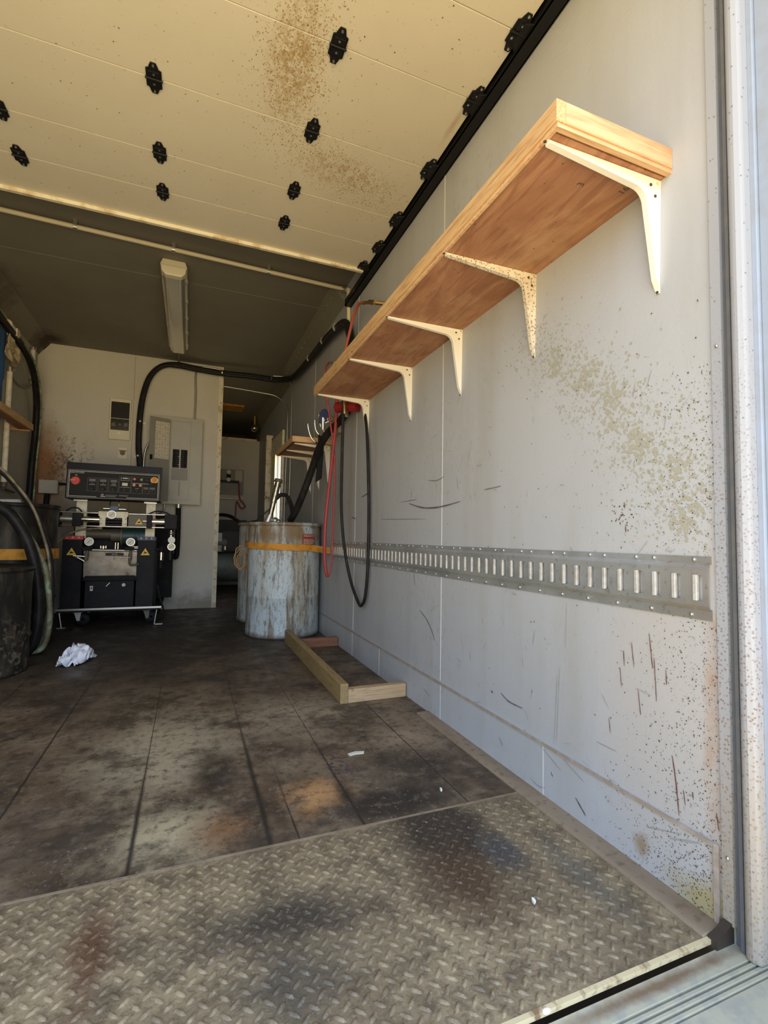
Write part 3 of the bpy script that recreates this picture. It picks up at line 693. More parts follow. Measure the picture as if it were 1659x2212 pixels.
# ------------------------------------------------------------------ shelves
def bracket(Y, z, xf=0.672, rust=False, parent=None, xw=XW, name='bracket', sgn=1, up=0.315, drop=0.325, label=None):
    """stamped shelf bracket: L outline in x-z with rounded inner corner and a raised rib; local origin at the wall corner"""
    g = G(); w = xw-xf; t0 = 0.0016
    # horizontal arm plate (lies under the shelf), vertical arm plate (lies on the wall)
    def arm(L, horiz):
        vs = []; N = 8
        wid = [0.026-0.014*(i/N) for i in range(N+1)]
        for i in range(N+1):
            d = L*i/N
            for s_ in (-1, 1):
                for q in (0, 1):
                    t_ = q*t0
                    if horiz: vs.append((-d, s_*wid[i]/2, -t_))
                    else: vs.append((-t_, s_*wid[i]/2, -d))
        for i in range(N):
            a = 4*i; b = 4*(i+1)
            g.add([vs[a], vs[a+2], vs[b+2], vs[b]], [(0, 1, 2, 3)]); g.add([vs[a+1], vs[a+3], vs[b+3], vs[b+1]], [(3, 2, 1, 0)])
            g.add([vs[a], vs[a+1], vs[b+1], vs[b]], [(0, 1, 2, 3)]); g.add([vs[a+2], vs[a+3], vs[b+3], vs[b+2]], [(3, 2, 1, 0)])
    arm(w-0.008, True); arm(drop, False)
    # the raised trough rib: a web whose depth grows towards the corner with a curved inside corner
    out = [(-w+0.012, -0.001), (-w+0.014, -0.007)]
    for i in range(1, 9): t = i/9; out.append((-(w-0.014)*(1-t)-0.075*t, -0.007-0.019*t))
    for i in range(7):          # rounded inner corner
        a = PI/2*(1-i/6); out.append((-0.075+0.035*math.cos(a), -0.061+0.035*math.sin(a)))
    for i in range(1, 9): t = i/9; out.append((-0.040*(1-t)-0.009*t, -0.061*(1-t)-(drop-0.012)*t))
    out += [(-0.001, -(drop-0.010)), (-0.001, -0.012), (-0.010, -0.001)]
    n = len(out)
    wd = 0.0075
    g.add([(x, -wd, z_) for x, z_ in out]+[(x, wd, z_) for x, z_ in out], [tuple(range(n)), tuple(range(n, 2*n))[::-1]]+[(i, (i+1) % n, n+(i+1) % n, n+i) for i in range(n)])
    o = fixn(g.build(name, M_RUSTBR if rust else M_WHITE, bevel=0.0015))
    if parent: o.parent = parent; o.location = Vector((xw, Y, z))-parent.location
    if sgn < 0: o.rotation_euler = (0, 0, PI)
    if label: o['label'] = label
    for a_, b_ in (((-(w-0.006), 0, -0.0035), (-(w-0.006), 0, -0.001)), ((-0.028, -wd-.002, -0.014), (-0.028, -wd+.001, -0.014)), ((-0.014, -wd-.002, -0.038), (-0.014, -wd+.001, -0.038)), ((-0.0035, 0, -(drop-.004)), (-0.001, 0, -(drop-.004)))):
        s_ = G().cyl(a_, b_, .0036, n=8).build('screw', M_SPECKD); s_.parent = o
    return o
m = Mat('rust_flecked_white_enamel', (0.74, 0.68, 0.56), 0.45)
m.layer(m.noise(9, 0.45, 0.6), (0.60, 0.50, 0.36), 0.6); m.layer(m.spots(130, 0.42), (0.12, 0.06, 0.035), 0.9)
M_RUSTBR = m.m
root = thing('wall_shelf', 'long plywood shelf on white brackets high on the right wall', 'shelf', (XW, 1.78, 1.62))
zb = 1.618
g = G(); g.box(0.686, XW, 0.778, 2.845, zb, zb+0.013); g.build('plywood_panel', M_PLY, root)
g = G(); g.box(0.672, 0.697, 0.757, 2.862, zb+0.008, zb+0.056)
g.build('front_board', M_PINE, root, bevel=0.0015)
for y_ in (0.757, 2.844): G().box(0.697, XW, y_, y_+.019, zb+0.008, zb+0.056).build('end_board', M_PINEX, root, bevel=0.0015)
G().box(0.676, XW, 0.760, 0.772, zb-0.002, zb+0.008).build('ply_edge_strip', M_PINEX, root)
G().box(0.676, 0.684, 0.772, 2.862, zb-0.002, zb+0.008).build('ply_edge_strip', M_PINEX, root)
g = G()
def ondeck(x, y): return lambda a, b: (0.845+b*1.0, 0.86+a, zb-0.0006)
g.text('3', None, 0.026, lambda a, b: (0.845-b, 0.87-a, zb-0.0006)).build('pencil_mark', M_INK, root)
G().text('16', None, 0.026, lambda a, b: (0.955-b, 0.845-a, zb-0.0006)).build('pencil_mark', M_INK, root)
for Y, r_ in ((0.800, 0), (1.245, 1), (1.70, 0), (2.18, 0), (2.805, 0)):
    bracket(Y, zb-0.001, rust=bool(r_), parent=root, label='rust flecked white bracket' if r_ else None, drop=0.27)
root = thing('corner_shelf', 'short plywood shelf on white brackets beyond the hose hooks', 'shelf', (XW, 3.95, 1.49))
zb2 = 1.485
g = G(); g.box(0.714, XW, 3.66, 4.36, zb2, zb2+0.013); g.build('plywood_panel', M_PLY, root)
g = G(); g.box(0.700, 0.722, 3.64, 4.37, zb2, zb2+0.042); g.build('front_board', M_PINE, root)
for y_ in (3.64, 4.35): G().box(0.722, XW, y_, y_+.02, zb2, zb2+0.042).build('end_board', M_PINEX, root)
for Y in (3.70, 4.02, 4.33): bracket(Y, zb2-0.001, xf=0.715, parent=root)
# left wall shelf (its far end shows at the photo edge)
root = thing('plank_shelf', 'plywood shelf end on the left wall beside the black cables', 'shelf', (XL, 4.2, 1.62))
g = G(); g.box(-1.34, -1.275, 3.3, 4.55, 1.622, 1.635); g.box(-1.355, -1.275, 4.551, 4.86, 1.622, 1.635); g.build('plywood_panel', M_PLY, root)
g = G(); g.box(-1.275, -1.255, 3.3, 4.88, 1.622, 1.675); g.build('front_board', M_PINE, root)
g = G(); g.box(XL, -1.275, 4.86, 4.88, 1.612, 1.66); g.build('end_board', M_PINEX, root)

# ------------------------------------------------------------------ logistic rail
root = thing('logistic_rail', 'long galvanised slotted cargo rail riveted along the right wall', 'cargo rail', (XW, 2.1, 0.665))
ya, yb = Y0+0.015, 3.54
g = G()
g.box(XW-0.003, XW, ya, yb, 0.600, 0.623); g.box(XW-0.003, XW, ya, yb, 0.717, 0.733)
xf = XW-0.014
def sh(z0, z1, x0, x1): g.quad((x0, ya, z0), (x0, yb, z0), (x1, yb, z1), (x1, ya, z1))
sh(0.620, 0.630, XW-0.003, xf); sh(0.710, 0.719, xf, XW-0.003)
g.box(xf, xf+0.0025, ya, yb, 0.630, 0.641); g.box(xf, xf+0.0025, ya, yb, 0.694, 0.710)
sl = [0.709-0.0-0.0, ]; k = 0; ys = []
y = 0.7085
while y < yb-0.03: ys.append(y); y += 0.04855
prev = ya
for y in ys:
    g.box(xf, xf+0.0025, prev, y-0.012, 0.641, 0.694); prev = y+0.006
g.box(xf, xf+0.0025, prev, yb, 0.641, 0.694)
g.mat(1); g.box(XW-0.003, XW, ya, yb, 0.623, 0.717)
g.build('channel', [M_ETRACK, M_WALL], root)
g = G()
for y in ys: g.box(xf-0.003, xf+0.006, y-0.0012, y+0.0075, 0.6405, 0.6945)
g.build('slot_lip', M_LIPZ, root, bevel=0.001, kind='stuff', label='bright slot edges')
g = G(); 
for i, y in enumerate(ys[::1]):
    if i % 3 != 1: g.ball((XW-0.0035, y+0.012, 0.726), 0.0042, 5)
    if i % 2 == 0: g.ball((XW-0.0035, y+0.02, 0.609), 0.0042, 5)
g.build('rivet', M_STEEL, root, kind='stuff', label='domed rivets')

# ------------------------------------------------------------------ ceiling light and pipes
root = thing('fluorescent_fixture', 'unlit cream and clear vapour-tight tube light on the dark ceiling', 'ceiling light', (-0.155, 4.2, ZC))
xc = -0.158
g = G(); g.prism([(xc-.078, 2.545), (xc-.085, 2.56), (xc-.07, ZC), (xc+.07, ZC), (xc+.085, 2.56), (xc+.078, 2.545)], 'y', 3.46, 4.98)
g.build('housing', M_CREAM, root, bevel=0.006)
g = G(); g.prism([(xc-.072, 2.546), (xc-.066, 2.515), (xc-.045, 2.492), (xc+.045, 2.492), (xc+.066, 2.515), (xc+.072, 2.546)], 'y', 3.485, 4.96)
g.build('lens', M_LENS, root, bevel=0.008)
g = G(); g.prism([(xc-.080, 2.552), (xc-.074, 2.512), (xc-.05, 2.486), (xc+.05, 2.486), (xc+.074, 2.512), (xc+.080, 2.552)], 'y', 3.445, 3.50)
g.build('end_cap', M_CREAM, root, bevel=0.006)
for i in range(10):
    y = 3.62+0.31*(i//2); s_ = -1 if i % 2 else 1
    g = G(); g.box(xc+s_*.076-.004, xc+s_*.076+.008*s_+.004, y-.012, y+.012, 2.528, 2.556); g.build('latch', M_STEEL, root)
g = G(); g.tube([(xc, 4.97, 2.575), (xc, 5.2, 2.578), (xc-.01, 5.49, 2.578)], .008, 8)
tag(g.build('conduit', M_GREYDK), 'thin grey conduit from the tube light to the partition', 'conduit', 'slim electrical conduits')
root = thing('ceiling_pipe', 'cream plastic pipe crossing the ceiling and turning down the right wall', 'pipe', (-0.2, 3.33, 2.575))
g = G(); g.cyl((XL, 3.228, 2.565), (0.980, 3.306, 2.565), .0135, n=12); g.build('run', M_PVC, root)
g = G(); g.cyl((0.995-.0, 3.235, 2.535), (0.99, 3.18, 2.05), .0135, n=12); g.build('drop', M_PVC, root)
g = G(); g.cyl((0.962, 3.305, 2.565), (0.985, 3.305, 2.560), .020, n=12); g.ball((0.985, 3.30, 2.558), .021); g.cyl((0.985, 3.30, 2.558), (0.990, 3.24, 2.53), .018, n=12)
g.build('elbow', M_STEEL, root)
for x in (-0.685, -0.155, 0.44):
    yc = 3.274+.0324*x; g = G(); g.cyl((x-.01, yc, 2.565), (x+.01, yc, 2.565), .018, n=12); g.box(x-.010, x+.010, yc-.02, yc+.02, 2.565, ZC); g.build('clamp', M_STEEL, root)

# ------------------------------------------------------------------ partition fittings
root = thing('controller_plate', 'cream wall plate with two dark windows and a round button', 'control plate', (-0.69, YP, 1.92))
g = G(); g.box(-0.785, -0.590, YP-.022, YP, 1.708, 2.130); g.build('plate', M_CREAM, root, bevel=0.008)
g = G(); g.box(-0.768, -0.604, YP-.026, YP-.02, 1.925, 2.090); g.build('window', M_DARKGL, root)
g = G(); g.box(-0.768, -0.604, YP-.026, YP-.02, 1.805, 1.920); g.mat(1)
g.prism([(-.70, 1.862), (-.686, 1.875), (-.672, 1.862), (-.686, 1.849)], 'y', YP-.0275, YP-.026)
for q in ((-.74, 1.86), (-.63, 1.865)): g.prism([(q[0]-.018, q[1]-.022), (q[0]+.018, q[1]-.018), (q[0]+.01, q[1]+.022), (q[0]-.02, q[1]+.012)], 'y', YP-.027, YP-.026)
g.build('lower_window', [M_DARKGL, M_IRON], root)
g = G(); g.cyl((-.688, YP-.034, 1.772), (-.688, YP-.02, 1.772), .018, n=20); g.build('button', M_WHITE, root)
root = thing('power_outlet', 'small cream outlet plate below the controller plate', 'outlet', (-0.65, YP, 1.58))
g = G(); g.box(-0.692, -0.612, YP-.008, YP, 1.522, 1.636); g.build('plate', M_CREAM, root, bevel=0.003)
g = G(); g.cyl((-.652, YP-.014, 1.579), (-.652, YP-.007, 1.579), .024, n=16); g.box(-.684, -.620, YP-.0095, YP-.0079, 1.595, 1.607); g.build('socket', M_IRON, root)
# electrical panel
root = thing('breaker_panel', 'grey electrical breaker panel with its door hanging open', 'electrical panel', (-0.11, YP, 1.52))
g = G(); g.box(-0.318, 0.085, YP-.10, YP, 1.085, 1.965); g.build('enclosure', M_GREYLT, root, bevel=0.003)
g = G(); g.box(-0.325, 0.092, YP-.106, YP-.10, 1.078, 1.972)
for z0, z1 in ((1.12, 1.935),):
    g.mat(1)
    for a in ((-0.205, -0.202, z0, z1), (-0.022, -0.019, z0, z1), (-0.205, -0.019, z0, z0+.003), (-0.205, -0.019, z1-.003, z1)): g.box(a[0], a[1], YP-.108, YP-.105, a[2], a[3])
g.build('cover', [M_GREYLT, M_GREYDK], root)
for j, x0 in enumerate((-0.185, -0.108)):
    for i in range(9):
        if j == 1 and i < 0: continue
        z1 = 1.64-0.021*i-(0.0 if j == 0 else 0.0)
        if j == 0 and i > 8: continue
        g = G(); g.box(x0, x0+.062, YP-.116, YP-.105, z1-.0195, z1)
        g.mat(1); k_ = 0.030 if j == 0 else 0.006; g.box(x0+k_, x0+k_+.024, YP-.124, YP-.115, z1-.015, z1-.005)
        g.mat(2)
        if (i*7+j*3) % 4 == 1: g.box(x0+.052-.045*j, x0+.060-.045*j, YP-.1165, YP-.115, z1-.014, z1-.006)
        g.build('breaker', [M_BLACKM, M_BLACK, M_SILK], root)
g = G(); g.box(-0.192, -0.036, YP-.1085, YP-.105, 1.325, 1.445); g.box(-.118, -.108, YP-.109, YP-.105, 1.16, 1.32); g.build('blank_plate', M_GREYDK, root)
hx, hy = -0.212, YP-.108; a = 2.72; L = 0.205
ex, ey = hx+L*math.cos(a), hy-L*math.sin(a)
g = G(); nx_, ny_ = -math.sin(a)*0.004, -math.cos(a)*0.004
def dpt(u, z, off=0.0): return (hx+u*math.cos(a)+math.sin(a)*off, hy-u*math.sin(a)+math.cos(a)*off, z)
def dbox(g, u0, u1, z0, z1, o0, o1):
    vs = [dpt(u, z, o_) for z in (z0, z1) for o_ in (o0, o1) for u in (u0, u1)]
    g.add(vs, [(0, 2, 3, 1), (4, 5, 7, 6), (0, 1, 5, 4), (2, 6, 7, 3), (0, 4, 6, 2), (1, 3, 7, 5)])
dbox(g, 0, L, 1.10, 1.945, -0.004, 0.0); dr = g.build('door', M_GREYDK, root)
g = G(); dbox(g, 0.010, 0.150, 1.53, 1.905, 0.0, 0.0012)
g.mat(1)
random.seed(3)
for i in range(30):
    z = 1.89-0.0118*i
    for c in range(5):
        if random.random() < .62: u = 0.018+c*0.027; dbox(g, u, u+random.uniform(.008, .022), z-.004, z-.0015, 0.0012, 0.0016)
sh_ = g.build('circuit_schedule', [M_PAPER, M_INK], root)
g = G(); dbox(g, 0.172, 0.196, 1.51, 1.56, 0.0, 0.006); g.build('latch', M_BLACKM, root)
g = G(); g.tube([(0.010, YP-.05, 1.96), (0.012, YP-.035, 2.25), (0.005, YP-.03, 2.46), (0.03, YP-.03, 2.545), (0.10, YP-.03, 2.565), (0.26, YP-.03, 2.558)], .009, 8)
tag(g.build('conduit', M_STEEL), 'bare steel conduit rising from the top of the breaker panel', 'conduit', 'slim electrical conduits')
g = G(); g.tube([(-0.492+.04, YP-.08, 1.40), (-0.448, YP-.08, 1.55), (-0.425, YP-.08, 1.66), (-0.375, YP-.07, 1.71), (-0.318, YP-.05, 1.735)], .010, 8)
tag(g.build('conduit', M_STEEL), 'curved steel conduit entering the left side of the breaker panel', 'conduit', 'slim electrical conduits')
root = thing('insulated_pipe', 'thick dark insulated pipe hanging below the breaker panel', 'pipe', (-0.12, YP-.08, 0.62))
g = G(); g.tube([(-0.112, YP-.075, 1.05), (-0.108, YP-.075, 0.8), (-0.112, YP-.075, 0.56), (-0.135, YP-.08, 0.54), (-.16, YP-.1, .55)], .026, 12); g.build('sleeve', M_BLACKM, root)
g = G(); g.cyl((-0.112, YP-.075, 1.04), (-0.112, YP-.075, 1.085), .030, n=10); g.build('connector', M_STEEL, root)
g = G(); g.tube([(-0.245, YP-.06, 1.08), (-.25, YP-.06, 1.02), (-.29, YP-.1, .97), (-.34, YP-.2, .955)], .008, 8)
tag(g.build('conduit', M_STEEL), 'short bent conduit below the left corner of the breaker panel', 'conduit', 'slim electrical conduits')
# big cable bundle
root = thing('hose_bundle', 'thick black hose bundle arching over the partition to the right wall', 'hose bundle', (-0.5, YP-.04, 1.4))
pts = [(-0.478, YP-.06, 1.36), (-0.492, 5.44, 1.50), (-0.508, 5.44, 1.67), (-0.506, 5.44, 1.954), (-0.482, 5.44, 2.195), (-0.425, 5.44, 2.386), (-0.321, 5.44, 2.503), (-0.177, 5.44, 2.540), (-0.01, 5.44, 2.529), (0.27, 5.43, 2.515), (0.561, 5.40, 2.515), (0.80, 5.38, 2.505), (0.93, 5.15, 2.46), (0.955, 4.874, 2.416), (0.96, 4.256, 2.373), (0.96, 3.766, 2.35), (0.96, 3.391, 2.309), (0.965, 3.193, 2.265), (0.968, 3.10, 2.15), (0.972, 3.05, 1.984), (0.972, 3.04, 1.70)]
g = G(); g.tube(pts, .027, 12); g.build('main_hose', M_BLKHOSE, root)
g = G(); g.tube([(x+(.012 if i < 9 else 0), y-.01, z-(.020 if i > 6 else 0)) for i, (x, y, z) in enumerate(pts[:-3])], .020, 10); g.build('second_hose', M_BLKHOSE, root)
for p_ in ((-0.498, 1.90), (-0.505, 1.55)):
    g = G(); g.box(p_[0]-.055, p_[0]+.055, YP-.012, YP-.002, p_[1]-.010, p_[1]+.010)
    for q in (-.048, 0, .048): g.ball((p_[0]+q, YP-(.098 if q == 0 else .016), p_[1]), .010, 6)
    g.build('clamp', M_WHITE, root)
for i in (9, 11, 14, 15, 16):
    q = Vector(pts[i]); d = (Vector(pts[i+1])-Vector(pts[i-1])).normalized()
    g = G(); g.cyl(q-d*.004, q+d*.004, .034, n=12); g.build('tie', M_STEEL, root)
# two slim conduits in the back doorway
g = G(); g.tube([(0.30, YP+.10, 2.42), (0.70, YP+.10, 2.40), (0.88, YP+.08, 2.37), (0.985, YP+.03, 2.25), (0.998, YP+.0, 2.05), (0.998, 5.55, 1.2), (0.99, 5.5, 0.3)], .007, 8)
tag(g.build('conduit', M_STEEL), 'lower of two slim conduits turning down in the back doorway', 'conduit', 'slim electrical conduits')
g = G(); g.tube([(0.80, 5.35, 2.53), (0.93, 5.32, 2.52), (0.995, 5.30, 2.42), (0.998, 5.28, 2.2), (0.998, 5.28, 1.30), (0.99, 5.30, 1.16), (0.985, 5.42, 1.12)], .007, 8)
tag(g.build('conduit', M_STEEL), 'upper of two slim conduits turning down in the back doorway', 'conduit', 'slim electrical conduits')
# junction box
root = thing('junction_box', 'square grey junction box left of the control console', 'junction box', (-1.24, YP, 1.2))
bx = -1.255; g = G(); g.box(bx-.078, bx+.078, YP-.07, YP, 1.135, 1.265); g.build('cover', M_GREYLT, root, bevel=0.006)
g = G(); g.tube([(bx+.078, YP-.035, 1.235), (-.95, YP-.035, 1.232)], .012, 8, smoothpath=False); g.tube([(bx-.01, YP-.035, 1.135), (bx-.02, YP-.04, 1.0), (bx-.05, YP-.06, .88)], .024, 8)
g.build('conduit', M_BLACKM, root)

# ------------------------------------------------------------------ spray proportioner machine
MY = 4.62
mroot = thing('foam_proportioner', 'black wheeled spray foam proportioning machine with tilted control console', 'spray machine', (-0.6, 4.95, 0))
P = lambda nm, mt, g, **k: g.build(nm, mt, mroot, **k)
g = G(); g.box(-.965, -.205, MY-.02, 5.25, 0.122, 0.150); P('base_tray', M_BLKCASE, g, bevel=.003)
g = G(); g.box(-.970, -.200, MY-.026, MY-.019, 0.138, 0.153); g.mat(0); P('tray_edge', M_STEEL, g)['label'] = 'worn bright front edge'
for x in (-.945, -.235):
    g = G(); g.cyl((x+(.0 if x < -.5 else 0), MY-.01, .122), (x+(.02 if x < -.5 else -.015), MY-.015, .003), .006, n=8); g.box(x-.01, x+.05, MY-.03, MY+.01, 0, .005); P('foot_post', M_STEEL, g)
for x in (-.82, -.31):
    for y in (MY+.07, 5.15):
        g = G(); g.prism([(x-.035, .122), (x+.02, .122), (x+.01, .045), (x-.010, .045)], 'y', y-.028, y-.024); g.prism([(x-.035, .122), (x+.02, .122), (x+.01, .045), (x-.010, .045)], 'y', y+.024, y+.028); g.box(x-.04, x+.03, y-.03, y+.03, .112, .122)
        c = P('caster', M_IRON if x > -.5 else M_STEEL, g)
        g = G(); g.lathe([(.012, -.018), (.046, -.020), (.052, -.012), (.052, .012), (.046, .020), (.012, .018)], (x+.030, y, .053), 20, 'y'); w_ = g.build('wheel', M_BLACKM); w_.parent = c
# heater columns
for x0, x1, band, mb, lab, txt in ((-.948, -.808, 'red', M_REDLT, 'red lettered band', 'A'), (-.405, -.270, 'navy', M_NAVY, 'navy lettered band', 'B')):
    g = G(); g.box(x0, x1, MY, MY+.20, .15, .718); c = P('heater_cover', M_BLKCASE, g, bevel=.003)
    g = G(); g.box(x0-.002, x1+.002, MY-.003, MY+.202, .712, .742)
    g.mat(1)
    for k in (.2, .5, .8): g.text(txt, (x0+(x1-x0)*k, MY-.0036, .727), .026)
    b_ = P('heater_band', [mb, M_SILK], g); b_['label'] = lab
    cx = (x0+x1)/2-.005; g = G()
    g.prism([(cx-.035, .585), (cx+.035, .585), (cx, .645)], 'y', MY-.002, MY); g.mat(1)
    g.prism([(cx-.016, .597), (cx+.016, .603), (cx+.014, .608), (cx, .612), (cx-.006, .622), (cx-.008, .608)], 'y', MY-.003, MY-.002)
    P('warning_sticker', [M_YEL, M_BLACK], g, label='yellow triangle hand warning')
g = G(); g.box(-.80, -.41, MY+.23, MY+.60, .15, .72); P('rear_cabinet', M_BLKCASE, g)
# drip plate
g = G(); g.prism([(MY+.03, .612), (MY+.02, .618), (MY+.045, .395), (MY+.055, .395)], 'x', -.800, -.405); P('drip_plate', M_TRAY, g)['label'] = 'stained bare steel plate'
g = G(); g.cyl((-.80, MY-.005, .628), (-.405, MY-.005, .622), .010, n=10); P('manifold_pipe', M_STEEL, g)
g = G(); g.box(-.640, -.508, MY+.008, MY+.014, .580, .602); g.mat(1); g.text('PH-25', (-.574, MY+.0075, .591), .016); P('nameplate', [M_BLACK, M_SILK], g)
g = G(); g.box(-.782, -.418, MY+.02, MY+.26, .15, .372); P('hydraulic_tank', M_BLKCASE, g, bevel=.004)
g = G(); g.prism([(-.795, .372), (-.405, .372), (-.405, .392), (-.42, .412), (-.78, .412), (-.795, .392)], 'y', MY+.0, MY+.28); P('tank_lid', M_BLACKM, g, bevel=.003)
g = G(); g.cyl((-.497, MY+.012, .335), (-.497, MY+.02, .335), .014, n=16); P('filler_cap', M_SILK, g)
g = G(); g.box(-.742, -.722, MY+.014, MY+.02, .29, .325); g.box(-.744, -.720, MY+.012, MY+.02, .322, .330); g.mat(1); g.box(-.736, -.728, MY+.0125, MY+.015, .305, .32); P('latch', [M_SILK, M_BLACK], g)
g = G(); g.cyl((-.60, MY+.01, .355), (-.625, MY+.0, .325), .005, n=8); P('drain_cock', M_STEEL, g)
# uprights
for x0, x1 in ((-.876, -.800), (-.354, -.280)):
    g = G(); g.box(x0, x1, MY+.06, MY+.10, .72, 1.035); P('upright', M_WHITED, g, bevel=.002)
    g = G(); g.box(x0-.015, x1+.008, MY+.02, MY+.12, 1.030, 1.040); P('mount_plate', M_STEEL, g)
# pump line
def cylx(x0, x1, y, z, r, nm, mt, n=20): g = G(); g.cyl((x0, y, z), (x1, y, z), r, n=n); return P(nm, mt, g)
yA = MY-.02
for z in (.932, .822): cylx(-.99, -.14, yA-.028, z, .0055, 'tie_rod', M_CHROME, 8)
cylx(-.97, -.86, yA, .877, .028, 'pump_cylinder', M_STEEL); cylx(-.82, -.69, yA, .877, .026, 'pump_cylinder', M_CHROME)
cylx(-.30, -.19, yA, .872, .028, 'pump_cylinder', M_CHROME)
g = G(); g.box(-.478, -.335, yA-.030, yA+.04, .822, .930); P('proportioning_block', M_IRON, g, bevel=.002)
g = G(); g.prism([(-.425, .846), (-.368, .846), (-.397, .896)], 'y', yA-.033, yA-.030); g.mat(1); g.prism([(-.411, .855), (-.382, .860), (-.395, .873)], 'y', yA-.034, yA-.033); P('warning_sticker', [M_YEL, M_BLACK], g, label='yellow triangle hand warning')
cylx(-.368, -.33, yA-.030, .874, .006, 'pin', M_CHROME, 8)
for x0, x1, z0, z1 in ((-1.030, -.965, .812, .945), (-.878, -.815, .822, .926), (-.338, -.297, .812, .925), (-.200, -.105, .812, .935)):
    g = G(); g.box(x0, x1, yA-.045, yA+.05, z0, z1); P('pump_block', M_BLKCASE, g, bevel=.003)
g = G(); g.prism([(-.694, .946), (-.478, .946), (-.478, .908), (-.486, .905), (-.484, .826), (-.520, .826), (-.520, .895), (-.642, .895), (-.642, .826), (-.682, .826), (-.684, .905), (-.694, .908)], 'y', yA-.050, yA-.040)
P('centre_bracket', M_WHITED, g)
g = G()
for q in ((-.674, .887), (-.674, .846), (-.494, .887), (-.494, .846)): g.cyl((q[0], yA-.053, q[1]), (q[0], yA-.049, q[1]), .004, n=8)
P('bracket_screw', M_BLACKM, g)
g = G(); g.box(-.642, -.520, yA-.035, yA+.03, .826, .895); P('hydraulic_cylinder', M_BLACK, g); cylx(-.64, -.52, yA-.036, .860, .018, 'ram_rod', M_BLACK)
cylx(-.668, -.615, yA, .972, .008, 'pin_rod', M_CHROME, 10); cylx(-.560, -.500, yA, .970, .008, 'pin_rod', M_CHROME, 10)
g = G(); g.box(-.618, -.556, yA-.02, yA+.02, .955, .995); P('control_valve', M_BLUE, g, bevel=.003)
for x in (-.62, -.555): g = G(); g.tube([(x, yA, .99), (x+.0, yA+.01, 1.03), (x+.01, yA+.06, 1.05)], .004, 6); P('wire', M_BRASS if x > -.6 else M_BLACKM, g)
# motor and hydraulic pump
cylx(-.53, -.34, MY+.14, .745, .075, 'motor', M_TEAL, 28); cylx(-.545, -.53, MY+.14, .745, .085, 'motor_flange', M_IRON, 28)
cylx(-.62, -.545, MY+.14, .75, .055, 'coupling_housing', M_IRON); cylx(-.80, -.62, MY+.14, .76, .042, 'hydraulic_pump', M_IRON)
g = G(); g.box(-.99, -.14, MY+.62, MY+.66, .15, .95); P('back_plate', M_BLACKM, g)
for x in (-.43, -.40): 
    g = G(); 
    for k in range(3): g.box(x-.012, x+.01, MY+.060, MY+.068, .755-.018*k, .761-.018*k)
    P('motor_vent', M_BLACK, g)
# gauges
def gauge(parent, x, y, z, r, nm='pressure_gauge', dial=M_DIAL, ang=0.8):
    g = G(); g.cyl((x, y, z), (x, y+.022, z), r, n=24)
    q = g.build(nm, M_STEEL, parent)
    g = G(); g.cyl((x, y-.001, z), (x, y+.001, z), r*.84, n=24)
    g.mat(1)
    for k in range(9):
        t = -2.2+4.4*k/8; a0, a1 = r*.62, r*.76
        s_, c_ = math.sin(t), math.cos(t); px_, pz_ = c_*.0012, -s_*.0012
        g.add([(x+s_*a0-px_, y-.0015, z+c_*a0-pz_), (x+s_*a0+px_, y-.0015, z+c_*a0+pz_), (x+s_*a1+px_, y-.0015, z+c_*a1+pz_), (x+s_*a1-px_, y-.0015, z+c_*a1-pz_)], [(0, 1, 2, 3)])
    c_, s_ = math.cos(ang), math.sin(ang)
    def R_(u, v): return (x+u*c_-v*s_, y-.002, z+u*s_+v*c_)
    g.add([R_(-r*.5, -.0015), R_(r*.6, -.0012), R_(r*.6, .0012), R_(-r*.5, .0022)], [(0, 1, 2, 3)])
    d_ = g.build('dial', [dial, M_INK], q)
    return q
gauge(mroot, -.595, yA-.075, .920, .034)
gauge(mroot, -.757, MY-.035, .696, .034); gauge(mroot, -.454, MY-.035, .696, .034)
# valve manifolds in front
for x, s_ in ((-.760, 1), (-.452, -1)):
    g = G(); g.box(x-.045, x+.025, MY-.035, MY-.005, .624, .655); g.cyl((x-.005, MY-.02, .655), (x-.005, MY-.02, .67), .010, n=8); P('gauge_manifold', M_BLACKM, g, bevel=.002)
g = G(); g.tube([(-.770, MY-.02, .625), (-.768, MY-.02, .57), (-.775, MY-.03, .545), (-.80, MY-.04, .55), (-.845, MY-.05, .572)], .010, 8); g.cyl((-.775, MY-.02, .60), (-.775, MY-.02, .55), .016, n=10); P('ball_valve', M_IRON, g)
g = G(); g.cyl((-.78, MY-.045, .575), (-.860, MY-.055, .582), .005, n=8); g.cyl((-.83, MY-.05, .568), (-.78, MY-.05, .535), .006, n=8); P('valve_handle', M_CHROME, g)
g = G(); g.tube([(-.452, MY-.02, .625), (-.455, MY-.02, .58), (-.458, MY-.02, .52), (-.44, MY-.03, .50), (-.38, MY-.04, .512)], .008, 8); g.cyl((-.455, MY-.02, .60), (-.455, MY-.02, .54), .013, n=10); P('ball_valve', M_IRON, g)
g = G(); g.cyl((-.455, MY-.04, .565), (-.530, MY-.045, .570), .004, n=8); P('valve_handle', M_STEEL, g)
g = G(); g.cyl((-.665, MY+.05, .62), (-.665, MY+.05, .655), .012, n=10); 
for q in (-.685, -.665, -.645): g.cyl((q, MY+.05, .640), (q, MY+.05, .662), .006, n=8)
P('fitting', M_CHROME, g)
for x in (-.572, -.552): g = G(); g.cyl((x, MY+.02, .62), (x, MY+.02, .69), .006, n=8); P('fitting', M_CHROME, g)
g = G(); g.box(-.445, -.400, MY-.01, MY+.02, .640, .662); P('solenoid_tag', M_SILK, g)
